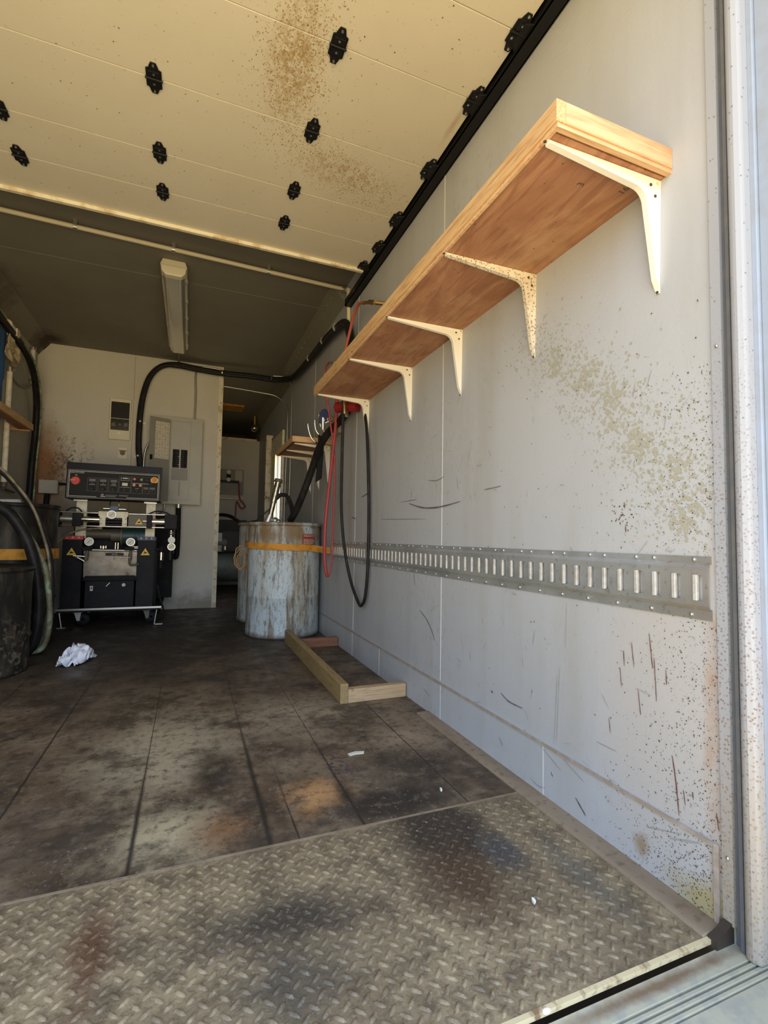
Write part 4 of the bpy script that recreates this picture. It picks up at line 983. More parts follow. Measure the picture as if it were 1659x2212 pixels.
# air regulator and filter on the right side
g = G(); g.cyl((-.145, MY-.03, .80), (-.145, MY-.03, .72), .012, n=10); g.ball((-.145, MY-.03, .775), .018, 8); P('air_fitting', M_CHROME, g)
g = G(); g.cyl((-.139, MY-.045, .717), (-.139, MY-.02, .717), .029, n=20); P('shutoff_knob', M_WHITE, g)
gauge(mroot, -.138, MY-.045, .660, .032, ang=.6)
g = G(); g.cyl((-.145, MY-.02, .635), (-.145, MY-.02, .545), .022, n=14); g.ball((-.148, MY-.02, .548), .020, 8); P('regulator', M_BLACK, g)
g = G(); g.cyl((-.215, MY-.01, .66), (-.215, MY-.01, .60), .018, n=12); g.cyl((-.26, MY-.01, .635), (-.20, MY-.01, .635), .012, n=8); P('filter_head', M_BLACKM, g)
g = G(); g.cyl((-.217, MY-.01, .61), (-.217, MY-.01, .545), .020, n=14); g.ball((-.217, MY-.01, .548), .020, 8); P('filter_bowl', M_CHROME, g)
g = G(); g.cyl((-.218, MY-.01, .535), (-.218, MY-.01, .475), .020, n=12); P('drain_bowl', M_BLACKM, g)
g = G(); g.cyl((-.255, MY+.02, .15), (-.252, MY+.02, .62), .008, n=8); P('side_pipe', M_BLACKM, g)
g = G(); g.tube([(-.24, MY+.03, .33), (-.215, MY+.02, .22), (-.185, MY+.02, .12), (-.18, MY+.04, .02)], .007, 8); P('power_cord', M_RUBBER, g)
g = G(); g.tube([(-.69, MY-.05, .805), (-.76, MY-.05, .80), (-.86, MY-.05, .775), (-.95, MY-.05, .715), (-.985, MY-.05, .66)], .008, 8); g.cyl((-.70, MY-.05, .806), (-.665, MY-.05, .808), .011, n=8); P('return_hose', M_TANHOSE, g)
g = G(); g.tube([(-.94, yA, .93), (-.90, yA, .965), (-.85, yA, .968), (-.82, yA, .94)], .006, 8); P('sensor_cable', M_RUBBER, g)
g = G(); g.tube([(-.33, yA, .935), (-.27, yA, .962), (-.20, yA, .955), (-.15, yA, .93)], .006, 8); P('sensor_cable', M_RUBBER, g)
# console
g = G()
cp = [(MY-.055, 1.045), (MY-.030, 1.288), (MY-.028, 1.341), (MY+.16, 1.36), (MY+.20, 1.045)]
g.prism(cp, 'x', -.938, -.240); cons = fixn(P('console', M_BLACK, g, bevel=.003))
def CF(u, v, o_=0.0):
    """point on the console face: u across from left edge, v up from bottom edge (metres)"""
    return (-.938+u, MY-.055+v*0.1023-o_*0.9948, 1.045+v*0.9948-o_*(-0.1023)*-1)
def fbox(g, u0, u1, v0, v1, o0, o1):
    vs = [CF(u, v, o_) for v in (v0, v1) for o_ in (o0, o1) for u in (u0, u1)]
    g.add(vs, [(0, 2, 3, 1), (4, 5, 7, 6), (0, 1, 5, 4), (2, 6, 7, 3), (0, 4, 6, 2), (1, 3, 7, 5)])
def fsub(nm, mt, g, **k): q = g.build(nm, mt, **k); q.parent = cons; return q
g = G(); fbox(g, .008, .690, .004, .241, 0, .002)
g.mat(1)
def rect(u0, u1, v0, v1, t, o0=.002, o1=.0026):
    fbox(g, u0, u1, v0, v0+t, o0, o1); fbox(g, u0, u1, v1-t, v1, o0, o1); fbox(g, u0, u0+t, v0, v1, o0, o1); fbox(g, u1-t, u1, v0, v1, o0, o1)
rect(.012, .686, .008, .237, .0022)
rect(.020, .678, .018, .228, .0040)
g.mat(3); fbox(g, .22, .44, .016, .032, .0026, .0032)
g.mat(2)
for u0 in (.150, .228, .305): rect(u0, u0+.070, .065, .178, .0018)
rect(.380, .466, .062, .205, .0018); rect(.472, .555, .062, .205, .0018); rect(.560, .604, .062, .118, .0014); rect(.610, .654, .062, .118, .0014); rect(.474, .625, .145, .205, .0014)
for u0, t1 in ((.150, 'A'), (.228, 'B'), (.305, 'HOSE')):
    fbox(g, u0+.012, u0+.058, .146, .168, .002, .0026)
g.mat(1)
def ft(txt, u, v, sz): g.text(txt, None, sz, lambda a, b: CF(u+a, v+b, .0030))
ft('MAIN POWER', .072, .214, .017)
for u, a_ in ((.185, 'A'), (.263, 'B'), (.340, 'HOSE')): ft(a_, u, .133, .011); ft('HEATER', u, .121, .012)
ft('PUMP', .515, .103, .010); ft('MOTOR', .582, .112, .009); ft('POWER', .582, .103, .009); ft('CONTROL', .632, .112, .009); ft('POWER', .632, .103, .009)
ft('HYDRAULIC', .418, .036, .012); ft('SERIES', .405, .023, .012)
fbox(g, .405, .442, .182, .192, .0026, .003); fbox(g, .392, .396, .178, .193, .0026, .003); fbox(g, .450, .454, .178, .193, .0026, .003)
fbox(g, .388, .458, .168, .170, .0026, .003); fbox(g, .385, .460, .108, .110, .0026, .003); fbox(g, .402, .444, .122, .148, .0026, .003)
fbox(g, .480, .60, .146, .149, .0026, .003)
g.mat(2); fbox(g, .29, .36, .022, .030, .003, .0034); fbox(g, .285, .37, .034, .040, .003, .0034)
g.mat(1); ft('*', .262, .028, .05); fbox(g, .250, .285, .022, .028, .003, .0034)
fsub('face_plate', [M_FACE, M_SILK, M_SILKG, M_FACE], g)
def knob(u, v, r, h, mt, nm, n=20, lab=None):
    g = G(); g.cyl(CF(u, v, .002), CF(u, v, .002+h), r, r*.85, n=n); q = fsub(nm, mt, g)
    if lab: q['label'] = lab
    return q
knob(.066, .146, .036, .010, M_RED, 'main_switch', 28, 'red rotary main switch')
g = G(); c_, s_ = math.cos(-.22), math.sin(-.22)
vs = [CF(.066+a_*c_-b_*s_, .146+a_*s_+b_*c_, o_) for o_ in (.012, .026) for a_, b_ in ((-.033, -.009), (.033, -.009), (.033, .009), (-.033, .009))]
g.add(vs, [(0, 1, 2, 3), (4, 5, 6, 7), (0, 1, 5, 4), (1, 2, 6, 5), (2, 3, 7, 6), (3, 0, 4, 7)])
g.mat(1); fbox(g, .038, .066, .149, .153, .0262, .0266); fsub('switch_lever', [M_RED, M_SILK], g)
knob(.070, .193, .010, .008, M_GREENL, 'green_lamp')
for u in (.185, .263, .340, .424): knob(u, .086, .016, .014, M_BLACK, 'selector_knob')
for u in (.515, .582, .632): knob(u, .084, .014, .014, M_BLACK, 'selector_knob')
knob(.494, .184, .012, .008, M_RED, 'red_lamp'); knob(.546, .182, .012, .008, M_GREENL, 'green_lamp'); knob(.590, .180, .013, .012, M_BLACK, 'selector_knob')
knob(.492, .133, .013, .008, M_AMBER, 'amber_lamp'); knob(.540, .132, .013, .008, M_AMBER, 'amber_lamp')
knob(.645, .180, .031, .004, M_YEL, 'emergency_stop_ring', 28); knob(.645, .186, .018, .024, M_RED, 'emergency_stop_button', 20)
for z, nm in ((.0, 'counter_window'),): g = G(); fbox(g, .404, .442, .124, .146, .003, .0045); fsub(nm, M_CREAM, g)

# ------------------------------------------------------------------ drums
def drum(name, cx, cy, r, h, mat, label, lid=True, group=None, rot=0):
    root = thing(name, label, 'drum', (cx, cy, 0), group)
    g = G()
    prof = [(0, 0), (r-.012, 0), (r-.002, .004), (r, .014), (r-.002, .022), (r-.004, h*.33-.02), (r+.004, h*.33), (r-.004, h*.33+.02), (r-.004, h*.66-.02), (r-.004, h*.66+.02), (r-.004, h-.10), (r-.001, h-.03), (r-.006, h-.02)]
    if mat is M_DRUM: prof = [(0, 0), (r-.012, 0), (r-.002, .004), (r, .014), (r-.002, .022), (r-.003, .3), (r-.002, .302), (r-.003, .304), (r-.003, h-.05), (r-.008, h-.03), (r-.008, h-.02)]
    g.lathe(prof, (0, 0, 0), 64); b_ = g.build('body', mat); b_.parent = root
    g = G(); g.lathe([(r-.010, h-.028), (r+.006, h-.026), (r+.009, h-.014), (r+.006, h-.002), (r-.006, h), (r-.010, h-.004)], (0, 0, 0), 64)
    b_ = g.build('rim_ring', mat); b_.parent = root
    g = G(); g.lathe([(r-.008, h-.004), (r-.02, h-.012), (0.0, h-.012)], (0, 0, 0), 48); b_ = g.build('lid', mat); b_.parent = root
    root.rotation_euler = (0, 0, rot)
    return root
D1 = drum('steel_drum', 0.712, 3.925, .285, .872, M_DRUM, 'rust-streaked white drum with red sticker, strapped beside the right wall', group='white steel drums')
D2 = drum('steel_drum', 0.709, 4.60, .285, .885, M_DRUM, 'white drum standing mostly hidden behind the strapped white drum', rot=2, group='white steel drums')
D3 = drum('black_drum', -1.10, 3.28, .290, .575, M_BDRUM, 'grimy short black drum at the left edge in front of the hoses', group='black drums')
D4 = drum('black_drum', -1.12, 4.02, .262, .955, M_BDRUM, 'tall black drum behind the short drum at the left edge', group='black drums')
# red sticker on drum one
g = G(); r_ = .2875
def onD(a, z, rr): return (0.712+rr*math.cos(a), 3.925+rr*math.sin(a), z)
a0, a1 = math.radians(288), math.radians(312)
for z0, z1, mi in ((.755, .785, 0), (.703, .7535, 1)):
    g.mat(mi)
    for k in range(6):
        b0 = a0+(a1-a0)*k/6; b1 = a0+(a1-a0)*(k+1)/6
        g.quad(onD(b0, z0, r_), onD(b1, z0, r_), onD(b1, z1, r_), onD(b0, z1, r_))
g.mat(2); random.seed(5)
for z in (.774, .764, .742, .733, .724, .715, .707):
    b0 = a0+.03
    while b0 < a1-.05:
        w_ = random.uniform(.015, .05); g.quad(onD(b0, z, r_+.0006), onD(b0+w_, z, r_+.0006), onD(b0+w_, z+.005, r_+.0006), onD(b0, z+.005, r_+.0006)); b0 += w_+.02
tag(g.build('drum_label', [M_REDLAB, M_REDLAB, M_PAPER]), 'red and white sticker on the front of the white drum', 'sticker')
# ratchet strap
root = thing('ratchet_strap', 'yellow webbing strap holding the white drum to the cargo rail', 'strap', (0.718, 3.63, .69))
g = G(); pts = []
for k in range(30):
    a = math.radians(176+(305-176)*k/29); pts.append((0.712+.2915*math.cos(a), 3.925+.2915*math.sin(a), .6960-.018*k/29))
pts += [(0.935, 3.60, .670), (0.992, 3.555, .664)]
pts = [(0.44, 4.25, .70)]+pts
for (x0, y0, z0), (x1, y1, z1) in zip(pts, pts[1:]):
    g.quad((x0, y0, z0-.024), (x1, y1, z1-.024), (x1, y1, z1+.024), (x0, y0, z0+.024))
o = g.build('webbing', M_STRAP, root); sm = o.modifiers.new('solid', 'SOLIDIFY'); sm.thickness = .003; sm.offset = 1
g = G(); g.box(.985, 1.0, 3.500, 3.545, .625, .70); g.cyl((.99, 3.52, .632), (.99, 3.52, .695), .007, n=8); g.build('rail_fitting', M_STEEL, root, bevel=.003)
# rope coil
g = G(); random.seed(9)
for k in range(4):
    pts = []
    for i in range(25):
        a = 2*PI*i/24; q = random.uniform(.9, 1.1); pts.append((.385+.040*q*math.cos(a)+.012*k-.01, 3.98+.02*k, .590+.090*q*math.sin(a)*(1-.1*k)-.01*k))
    g.tube(pts, .0042, 6, res=3)
g.tube([(.42, 4.0, .68), (.43, 4.05, .72), (.445, 4.1, .70)], .006, 6)
tag(g.build('rope_coil', M_ROPE), 'small coil of tan rope hanging at the left of the white drum', 'rope')
# drum pump
root = thing('drum_pump', 'chrome and brass transfer pump leaning out of the white drum', 'drum pump', (.59, 3.85, .87))
g = G(); g.cyl((.572, 3.85, .865), (.628, 3.85, 1.14), .020, n=16); g.build('tube', M_STEELD, root)
g = G(); g.cyl((.605, 3.85, 1.03), (.640, 3.85, 1.20), .024, n=16); g.build('air_motor', M_STEELD, root)
g = G(); g.cyl((.638, 3.85, 1.19), (.643, 3.85, 1.215), .034, .030, n=8); g.build('cap', M_IRON, root)
g = G(); g.cyl((.560, 3.85, .86), (.585, 3.85, .93), .032, .026, n=16); g.ball((.62, 3.84, .885), .028, 8); g.ball((.645, 3.84, .878), .022, 8); g.build('bung_adapter', M_STEEL, root)
g = G(); g.cyl((.59, 3.85, 1.055), (.545, 3.84, 1.065), .006, n=8); g.ball((.54, 3.84, 1.066), .012, 6); g.build('air_valve', M_IRON, root)
g = G(); g.tube([(.625, 3.85, 1.06), (.66, 3.85, 1.09), (.71, 3.86, 1.085), (.75, 3.88, 1.02), (.765, 3.9, .94), (.75, 3.9, .89)], .016, 10); g.build('outlet_hose', M_BLKHOSE, root)
g = G(); g.tube([(.58, 3.84, .98), (.54, 3.84, .94), (.48, 3.86, .885)], .005, 6); g.build('air_line', M_BLKHOSE, root)
# large supply hose from the drum to the hooks
g = G(); g.tube([(.735, 3.82, .89), (.760, 3.74, .96), (.80, 3.66, 1.10), (.842, 3.58, 1.27), (.868, 3.47, 1.42), (.905, 3.37, 1.515), (.955, 3.24, 1.58), (.972, 3.12, 1.63), (.972, 3.04, 1.71)], .027, 14)
tag(g.build('supply_hose', M_GRYHOSE), 'thick black supply hose running from the white drum up behind the shelf', 'hose')
# hanging black loop
g = G(); X_ = .955
g.tube([(.885, 2.94, 1.66), (.893, 2.97, 1.25), (.905, 3.0, .944), (.925, 2.98, .69), (.955, 2.93, .49), (.975, 2.84, .37), (.980, 2.79, .355), (.982, 2.73, .42), (.984, 2.70, .62), (.984, 2.70, .93), (.984, 2.73, 1.22), (.985, 2.77, 1.43), (.985, 2.84, 1.60), (.975, 2.89, 1.68)], .0095, 10)
tag(g.build('air_hose', M_BLKHOSE), 'long black hose loop hanging from the hooks below the shelf end', 'hose')
# red hoses
rp = [(.931, 3.25, 1.734), (.923, 3.25, 1.509), (.894, 3.25, 1.182), (.868, 3.25, .86), (.867, 3.25, .637), (.882, 3.25, .515), (.900, 3.25, .500), (.916, 3.25, .56), (.922, 3.25, .669), (.925, 3.25, .957), (.925, 3.25, 1.281), (.896, 3.25, 1.507), (.858, 3.25, 1.725)]
g = G(); g.tube(rp, lambda t: .0115 if t < .42 else (.0115-(t-.42)*.06 if t < .5 else .0065), 10)
tag(g.build('air_hose', M_REDHOSE), 'red air hose hanging in a long narrow loop between drum and wall', 'hose')
root = thing('red_whip_hose', 'red hose curving from a brass coupling above the long shelf', 'hose', (.93, 2.8, 2.1), 'red whip hoses by the long shelf')
g = G(); g.tube([(.93, 2.70, 2.176), (.93, 2.794, 2.214), (.93, 2.892, 2.186), (.93, 2.974, 2.112), (.925, 3.048, 2.016), (.925, 3.15, 1.86), (.931, 3.25, 1.734)], .0095, 10); g.build('hose', M_REDHOSEL, root)
g = G(); g.cyl((.93, 2.72, 2.183), (.93, 2.60, 2.135), .010, n=10); g.cyl((.93, 2.60, 2.135), (.93, 2.50, 2.086), .015, n=6); g.cyl((.93, 2.50, 2.086), (.975, 2.46, 2.07), .012, n=8); g.cyl((.97, 2.46, 2.07), (1.008, 2.46, 2.07), .012, n=8); g.build('coupling', M_BRASS, root)
root = thing('red_whip_hose', 'small red hose arch above the far end of the long shelf', 'hose', (.93, 3.5, 2.0), 'red whip hoses by the long shelf')
g = G(); g.tube([(.93, 3.42, 2.05), (.93, 3.493, 2.074), (.93, 3.586, 2.065), (.93, 3.63, 2.01), (.91, 3.60, 1.90), (.87, 3.40, 1.80), (.858, 3.25, 1.725)], .008, 10); g.build('hose', M_REDHOSEL, root)
g = G(); g.cyl((.93, 3.42, 2.05), (.93, 3.33, 2.022), .009, n=8); g.cyl((.93, 3.34, 2.025), (1.008, 3.33, 2.02), .009, n=8); g.build('coupling', M_STEEL, root)
# hose rack hooks and fittings under the shelf end
root = thing('hose_rack', 'chrome wire hooks on the right wall holding the hoses', 'hook rack', (XW, 3.5, 1.58))
g = G(); g.box(.985, XW, 3.38, 3.62, 1.53, 1.66); g.build('back_plate', M_STEEL, root)
for pp in ([(.796, 1.605), (.800, 1.575), (.808, 1.545), (.825, 1.505), (.850, 1.480), (.895, 1.472), (.99, 1.53)],
           [(.848, 1.640), (.850, 1.60), (.862, 1.56), (.893, 1.525), (.93, 1.515), (.99, 1.55)],
           [(.879, 1.685), (.881, 1.655), (.890, 1.636), (.920, 1.628), (1.0, 1.636)],
           [(.887, 1.635), (.895, 1.60), (.914, 1.573), (.947, 1.547), (1.0, 1.555)]):
    g = G(); g.tube([(x, 3.55, z) for x, z in pp], .0065, 8); g.ball((pp[0][0], 3.55, pp[0][1]), .009, 6); g.build('hook', M_CHROME, root)
root = thing('spray_gun', 'navy and silver spray gun hung on the hose hooks', 'spray gun', (.89, 3.42, 1.6))
g = G(); g.prism([(.855, 1.60), (.858, 1.66), (.875, 1.70), (.905, 1.71), (.925, 1.68), (.925, 1.60)], 'y', 3.44, 3.47); g.build('body', M_NAVY, root, bevel=.005)
g = G(); g.cyl((.885, 3.45, 1.64), (.888, 3.45, 1.55), .016, n=10); g.cyl((.90, 3.45, 1.60), (.955, 3.44, 1.63), .014, n=10); g.ball((.935, 3.43, 1.635), .026, 8); g.build('nozzle', M_CHROME, root)
g = G(); g.prism([(.862, 1.17), (.905, 1.20), (.918, 1.50), (.875, 1.53)], 'y', 3.52, 3.54); g.build('holster', M_BLACKM, root)
root = thing('hose_reel', 'small red two-part drum reel tucked below the shelf end', 'hose reel', (.93, 3.0, 1.62))
g = G(); g.cyl((.885, 3.08, 1.625), (.925, 3.02, 1.62), .036, n=20); g.build('flange', M_REELRED, root)
g = G(); g.cyl((.925, 3.02, 1.62), (.945, 2.99, 1.618), .032, n=20); g.build('core', M_BLACK, root)
g = G(); g.cyl((.945, 2.99, 1.618), (.985, 2.94, 1.61), .036, n=20); g.build('flange', M_REELRED, root)
root = thing('hose_coupling', 'brass and steel coupling on top of the black hose loop', 'coupling', (.893, 2.98, 1.6))
g = G(); g.cyl((.891, 2.94, 1.70), (.893, 2.94, 1.655), .012, n=6); g.cyl((.893, 2.94, 1.655), (.894, 2.94, 1.60), .015, n=8); g.cyl((.894, 2.94, 1.60), (.896, 2.94, 1.55), .013, n=8); g.build('stem', M_BRASS, root)
g = G(); g.cyl((.90, 2.99, 1.58), (.925, 3.0, 1.60), .012, n=8); g.cyl((.925, 3.0, 1.62), (.928, 3.0, 1.55), .013, n=8); g.build('side_valve', M_CHROME, root)

# ------------------------------------------------------------------ timber frame on the floor
root = thing('timber_frame', 'three-sided wooden stud frame lying on the floor by the right wall', 'wooden frame', (.8, 2.8, 0))
g = G(); g.prism([(.668, 2.170), (.706, 2.168), (.706, 3.56), (.668, 3.56)], 'z', 0.0, .090); g.build('side_stud', M_STUD, root, bevel=.003)
g = G(); g.box(.7065, XW-.010, 2.172, 2.212, 0.0, .062); g.build('near_crosspiece', M_STUDX, root, bevel=.003)
g = G(); g.box(.7065, XW-.010, 3.33, 3.368, 0.0, .062); g.build('far_crosspiece', M_STUDR, root, bevel=.003)
g = G()
for z in (.028, .062): g.cyl((.690, 2.1665, z), (.690, 2.170, z), .0035, n=8)
g.build('nail', M_STEEL, root)

# ------------------------------------------------------------------ crumpled rag
import mathutils
from mathutils import noise as mn
vs = []; fs = []; N = 44
for j in range(N):
    for i in range(N):
        u, v = i/(N-1)*2-1, j/(N-1)*2-1
        rr = math.sqrt(u*u+v*v)
        x = u*.088+.018*mn.noise(Vector((u*2.2, v*2.2, 3))); y = v*.070+.020*mn.noise(Vector((u*2.2, v*2.2, 9)))
        rid = 1-abs(mn.noise(Vector((u*1.9+1.3*v, v*2.6, 1.7))))*2.2
        rid2 = 1-abs(mn.noise(Vector((u*4.2-v*2, v*4.6, 5.1))))*2
        z = max(0.003, 1.55*(.045*max(rid, 0)+.016*max(rid2, 0)+.018)*max(0.0, 1-rr**2.4*.75)+.012*mn.noise(Vector((u*6, v*6, 0))))
        x += .024*mn.noise(Vector((u*3.1, v*3.1, 21.0)))*2; y += .02*mn.noise(Vector((u*3.1, v*3.1, 31.0)))*2
        ca, sa = math.cos(.75), math.sin(.75)
        vs.append((-.585+x*ca-y*sa*.7, 3.36+x*sa*1.5+y*ca, z))
for j in range(N-1):
    for i in range(N-1):
        u, v = i/(N-1)*2-1, j/(N-1)*2-1
        if u*u+v*v < 1.1+.5*mn.noise(Vector((u*2, v*2, 50))): fs.append((j*N+i, j*N+i+1, (j+1)*N+i+1, (j+1)*N+i))
g = G(); g.add(vs, fs, True); o = g.build('crumpled_rag', M_RAG)
o.modifiers.new('s', 'SOLIDIFY').thickness = .0015
tag(o, 'crumpled white paper towel on the dark floor', 'rag')
g = G(); g.prism([(.545, 1.668), (.575, 1.676), (.606, 1.668), (.600, 1.654), (.572, 1.657), (.548, 1.652)], 'z', 0.0, .003)
tag(g.build('wrapper_scrap', M_PAPER), 'flattened pale wrapper scrap on the wooden floor', 'litter')
for x, y, l in ((.70, .865, 'small white foam crumb on the diamond plate'), (.735, 1.335, 'small white foam crumb on the dark oily floor patch')):
    g = G(); g.prism([(x-.004, y-.006), (x+.002, y-.004), (x+.004, y+.004), (x, y+.008), (x-.003, y+.002)], 'z', 0.001, .007); tag(g.build('foam_crumb', M_WHITE), l, 'litter', 'white foam crumbs')
g = G(); g.ball((.565, .668, -.001), .006, 6, (1.4, .8, .7)); tag(g.build('foam_crumb', M_WHITE), 'white lump stuck on the bright plate edge', 'litter', 'white foam crumbs')

# ------------------------------------------------------------------ left side hoses, pipes, cloth
g = G(); g.tube([(-1.30, 3.6, .99), (-1.18, 3.6, .962), (-1.072, 3.6, .914), (-.999, 3.6, .846), (-.916, 3.6, .691), (-.868, 3.6, .506), (-.845, 3.6, .278), (-.862, 3.6, .10), (-.895, 3.6, .042), (-.94, 3.6, .05), (-.955, 3.62, .2), (-.95, 3.65, .4)], .032, 14)
tag(g.build('heated_hose', M_GRYHOSE), 'thickest dusty black hose arching down behind the short black drum', 'hose')
g = G(); g.tube([(-1.1, 3.66, .93), (-1.0, 3.66, .86), (-.945, 3.66, .762), (-.882, 3.66, .648), (-.838, 3.66, .533), (-.810, 3.66, .36), (-.800, 3.66, .188), (-.825, 3.66, .05), (-.88, 3.66, .022), (-.93, 3.68, .06), (-.96, 3.7, .3)], .017, 12)
tag(g.build('fluid_hose', M_GRNHOSE), 'pale green dirt-streaked hose beside the thickest black hose', 'hose', 'hoses arching at the left')
cp_ = [(-1.36, 4.0, 1.27), (-1.204, 4.0, 1.198), (-1.094, 4.0, 1.078), (-.995, 4.0, .929), (-.934, 4.0, .765), (-.891, 4.0, .605), (-.872, 4.0, .413), (-.878, 4.0, .19), (-.90, 4.0, .04), (-.96, 4.02, .03)]
cp_ = [(x*.93, y*.93, .76+(z-.76)*.93) for x, y, z in cp_[:-2]]+[(-.845, 3.73, .05), (-.90, 3.74, .03)]
g = G(); g.tube([(x, y, max(z-.018, .018)) for x, y, z in cp_], .018, 12); tag(g.build('fluid_hose', M_BLKHOSE), 'black hose arching left of the spray machine', 'hose', 'hoses arching at the left')
g = G(); g.tube([(x-.004, y-.03, max(z+.006, .02)) for x, y, z in cp_], .009, 10); tag(g.build('fluid_hose', M_TANHOSE), 'thin dirty tan hose taped along the arching black hose', 'hose', 'hoses arching at the left')
ep = [(-1.37, 4.15, 2.40), (-1.37, 4.41, 2.365), (-1.355, 4.80, 2.325), (-1.335, 5.06, 2.22), (-1.352, 5.31, 2.01), (-1.37, 5.40, 1.72), (-1.378, 5.38, 1.41), (-1.38, 5.36, 1.08), (-1.38, 5.30, .8)]
g = G(); g.tube(ep, .028, 12); tag(g.build('corner_hose', M_BLKHOSE), 'thick black hose curving down the left rear corner', 'hose')
g = G(); g.tube([(x+.038, y-.02, z-.01) for x, y, z in ep[2:]], .008, 8); tag(g.build('corner_hose', M_GRNHOSE), 'thin green hose following the thick black corner hose', 'hose')
g = G(); g.box(-1.40, -1.33, 4.62, 4.68, 2.33, 2.39); g.cyl((-1.37, 4.52, 2.385), (-1.37, 4.72, 2.365), .034, n=10)
tag(g.build('hose_clamp', M_CREAM), 'pale clamp on the black hose high in the left corner', 'clamp')
root = thing('riser_pipe', 'paint-worn upright pipe on the left wall behind the shelf', 'pipe', (-1.385, 4.69, 1.6))
g = G(); g.cyl((-1.385, 4.70, 1.13), (-1.385, 4.69, 2.06), .020, n=12); g.build('pipe', M_WHITED, root)
g = G(); g.cyl((-1.385, 4.69, 2.05), (-1.385, 4.69, 2.09), .026, n=12); g.build('cap', M_STEEL, root)
g = G(); g.cyl((-1.385, 4.70, 1.12), (-1.385, 4.70, 1.16), .024, n=10); g.cyl((-1.385, 4.70, 1.11), (-1.385, 4.95, 1.10), .010, n=8); g.build('elbow', M_IRON, root)
g = G(); g.tube([(-1.385, 4.72, 2.05), (-1.39, 4.95, 2.02), (-1.39, 5.18, 2.07), (-1.39, 5.30, 2.14)], .010, 8); tag(g.build('conduit', M_GREYDK), 'thin grey conduit slanting between two pipes on the left wall', 'conduit', 'slim electrical conduits')
root = thing('stub_pipe', 'short white capped pipe in the upper left rear corner', 'pipe', (-1.38, 5.24, 2.28))
g = G(); g.cyl((-1.385, 5.27, 2.13), (-1.385, 5.25, 2.44), .018, n=12); g.build('pipe', M_WHITE, root)
g = G(); g.cyl((-1.385, 5.25, 2.43), (-1.385, 5.25, 2.455), .024, n=12); g.cyl((-1.385, 5.27, 2.12), (-1.385, 5.27, 2.17), .023, n=12); g.build('collar', M_STEEL, root)
# blue coverall hanging
vs = []; fs = []; NX, NZ = 16, 40
for j in range(NZ+1):
    z = 2.31-1.36*j/NZ
    for i in range(NX+1):
        t = i/NX; y = 4.02+.50*t
        w_ = 0.82+.18*math.sin(j/NZ*PI); y = 4.27+(y-4.27)*w_+(.03 if j/NZ < .3 else -.03*(j/NZ-.3))
        vs.append((-1.378+.016*math.sin(t*17+j*.04)*min(1, j/8)+.008*math.sin(t*PI), y, z))
fs = [(j*(NX+1)+i, j*(NX+1)+i+1, (j+1)*(NX+1)+i+1, (j+1)*(NX+1)+i) for j in range(NZ) for i in range(NX)]
g = G(); g.add(vs, fs, True); o = g.build('hanging_coverall', M_BLUECL); o.modifiers.new('s', 'SOLIDIFY').thickness = .012
tag(o, 'blue cloth garment hanging on the left wall at the photo edge', 'garment')
g = G(); vs = []
for j in range(9):
    for i in range(7):
        vs.append((-1.345+.02*mn.noise(Vector((i*.9, j*.9, 4))), 4.50+.045*i-.01*j+.01*mn.noise(Vector((i, j, 7))), 2.30-.022*j-.01*i+.012*mn.noise(Vector((i, j, 12)))))
g.add(vs, [(j*7+i, j*7+i+1, (j+1)*7+i+1, (j+1)*7+i) for j in range(8) for i in range(6)]); o = g.build('paper_bag', M_KRAFT); o.modifiers.new('s', 'SOLIDIFY').thickness = .004
tag(o, 'torn stained kraft paper hanging below the hose in the left corner', 'paper')
g = G(); g.cyl((-1.40, 4.15, .972), (-1.09, 4.02, .972), .017, n=10)
tag(g.build('loose_pipe', M_WHITE), 'short white pipe lying across the tall black drum lid', 'pipe')
g = G()
for a0 in range(0, 26):
    a, b = 2*PI*a0/26, 2*PI*(a0+1)/26; R_ = .274
    g.quad((-1.12+R_*math.cos(a), 4.02+R_*math.sin(a), .585), (-1.12+R_*math.cos(b), 4.02+R_*math.sin(b), .585), (-1.12+R_*math.cos(b), 4.02+R_*math.sin(b), .655), (-1.12+R_*math.cos(a), 4.02+R_*math.sin(a), .655))
tag(g.build('strap_band', M_STRAP), 'stained orange strap around the tall black drum', 'strap')
g = G(); g.prism([(-1.36, 4.45), (-1.06, 4.42), (-1.045, 4.80), (-1.36, 4.82)], 'z', .56, .89)
tag(g.build('stained_carton', M_CARD, bevel=.006), 'oil-soaked brown carton left of the spray machine', 'box')
g = G(); g.lathe([(0, 0), (.17, 0), (.18, .02), (.185, .45), (.17, .54), (.12, .558), (0, .558)], (-1.17, 4.60, 0), 32)
tag(g.build('amber_pail', M_JUG), 'dark amber stained pail underneath the soaked carton', 'pail')

# ------------------------------------------------------------------ compressor room beyond the partition
root = thing('air_compressor', 'grey-green horizontal tank compressor in the dark back room', 'compressor', (.45, 7.2, 0))
g = G(); g.cyl((.05, 7.1, .33), (.78, 7.1, .33), .20, n=32); g.ball((.78, 7.1, .33), .20, 14, (.35, 1, 1)); g.build('tank', M_GREENTANK, root)
for x in (.2, .7): g = G(); g.box(x-.03, x+.03, 6.98, 7.2, 0, .16); g.build('foot', M_DARKBRN, root)
g = G(); g.box(.30, .74, 6.98, 7.25, .56, .82); g.build('belt_guard', M_DARKBRN, root)
g = G(); g.cyl((.30, 7.0, .66), (.48, 7.0, .66), .085, n=20); g.build('motor', M_IRON, root)
g = G(); g.cyl((.46, 6.93, .57), (.46, 6.93, .62), .03, n=12); g.build('valve', M_CHROME, root)
g = G(); g.box(.30, .415, 6.92, 6.98, .55, .80); g.build('switch_box', M_GREYLT, root)
g = G(); g.box(.20, .80, 7.55, 7.99, .68, 1.0)
tag(g.build('tool_chest', M_DARKBRN), 'dark brown chest against the back room wall', 'cabinet')
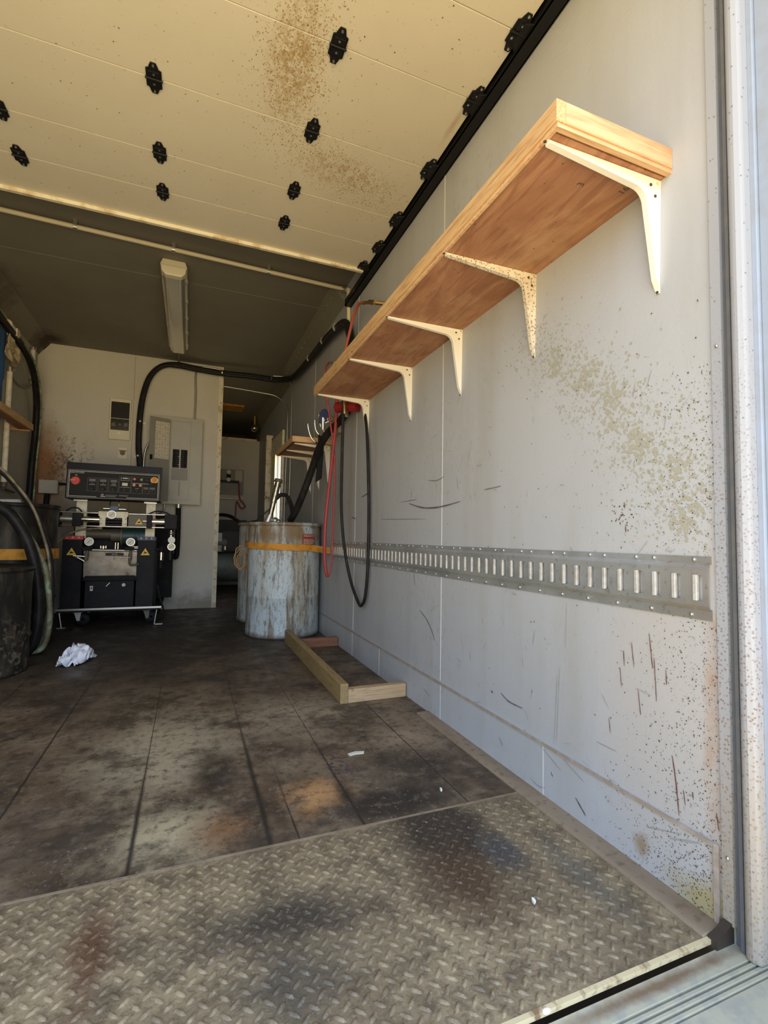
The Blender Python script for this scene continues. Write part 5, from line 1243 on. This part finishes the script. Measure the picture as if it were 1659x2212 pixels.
root = thing('gauge_board', 'grey regulator board with gauges on the back room wall', 'gauge board', (.6, 8, 1.6))
g = G(); g.box(.30, .775, 7.97, 7.999, 1.41, 1.81); g.build('board', M_GREYDK, root)
g = G(); g.box(.645, .755, 7.965, 7.971, 1.62, 1.80); g.build('paper_note', M_PAPER, root)
g = G(); g.cyl((.545, 7.93, 1.62), (.545, 7.93, 1.72), .03, n=12); g.box(.32, .70, 7.90, 7.96, 1.595, 1.63); g.build('regulator', M_BLACK, root)
for z in (1.755, 1.640): g = G(); g.cyl((.540, 7.88, z), (.540, 7.92, z), .032, n=20); g.build('gauge', M_DIAL, root)
g = G(); g.box(.28, .79, 7.93, 7.999, 1.335, 1.36); tag(g.build('ledge_strip', M_TRIM), 'pale metal ledge below the gauge board', 'ledge')
g = G(); g.tube([(.70, 7.95, 1.60), (.72, 7.9, 1.35), (.78, 7.88, 1.27), (.80, 7.88, 1.22), (.74, 7.88, 1.20), (.67, 7.88, 1.30), (.66, 7.88, 1.10), (.64, 7.85, .95)], .010, 6)
tag(g.build('air_line', M_REDHOSE), 'dark red air line looping below the gauge board', 'hose')
g = G(); g.tube([(.20, 6.9, .99), (.34, 6.6, 1.03), (.45, 6.3, 1.01), (.52, 6.0, .95), (.55, 5.6, .90), (.60, 4.9, .90)], .022, 10)
tag(g.build('supply_hose', M_BLKHOSE), 'thick black hose from the back room to the rear white drum', 'hose')
root = thing('work_lamp', 'shiny clear lamp globe high in the back room corner', 'lamp', (.88, 7.6, 2.42))
g = G(); g.ball((.875, 7.6, 2.42), .055, 10); g.build('globe', M_CHROME, root)
g = G(); g.cyl((.875, 7.6, 2.47), (.875, 7.6, 2.6), .03, n=12); g.build('socket', M_BRASS, root)
g = G(); g.box(.36, .66, 7.0, 7.3, 2.575, 2.60); tag(g.build('ceiling_glow_panel', M_STRAP), 'brownish panel standing in for a glow on the dark back room ceiling', 'painted glow')  # added flat panel; its brown colour stands in for a ceiling glow
print('objects', len(bpy.data.objects))
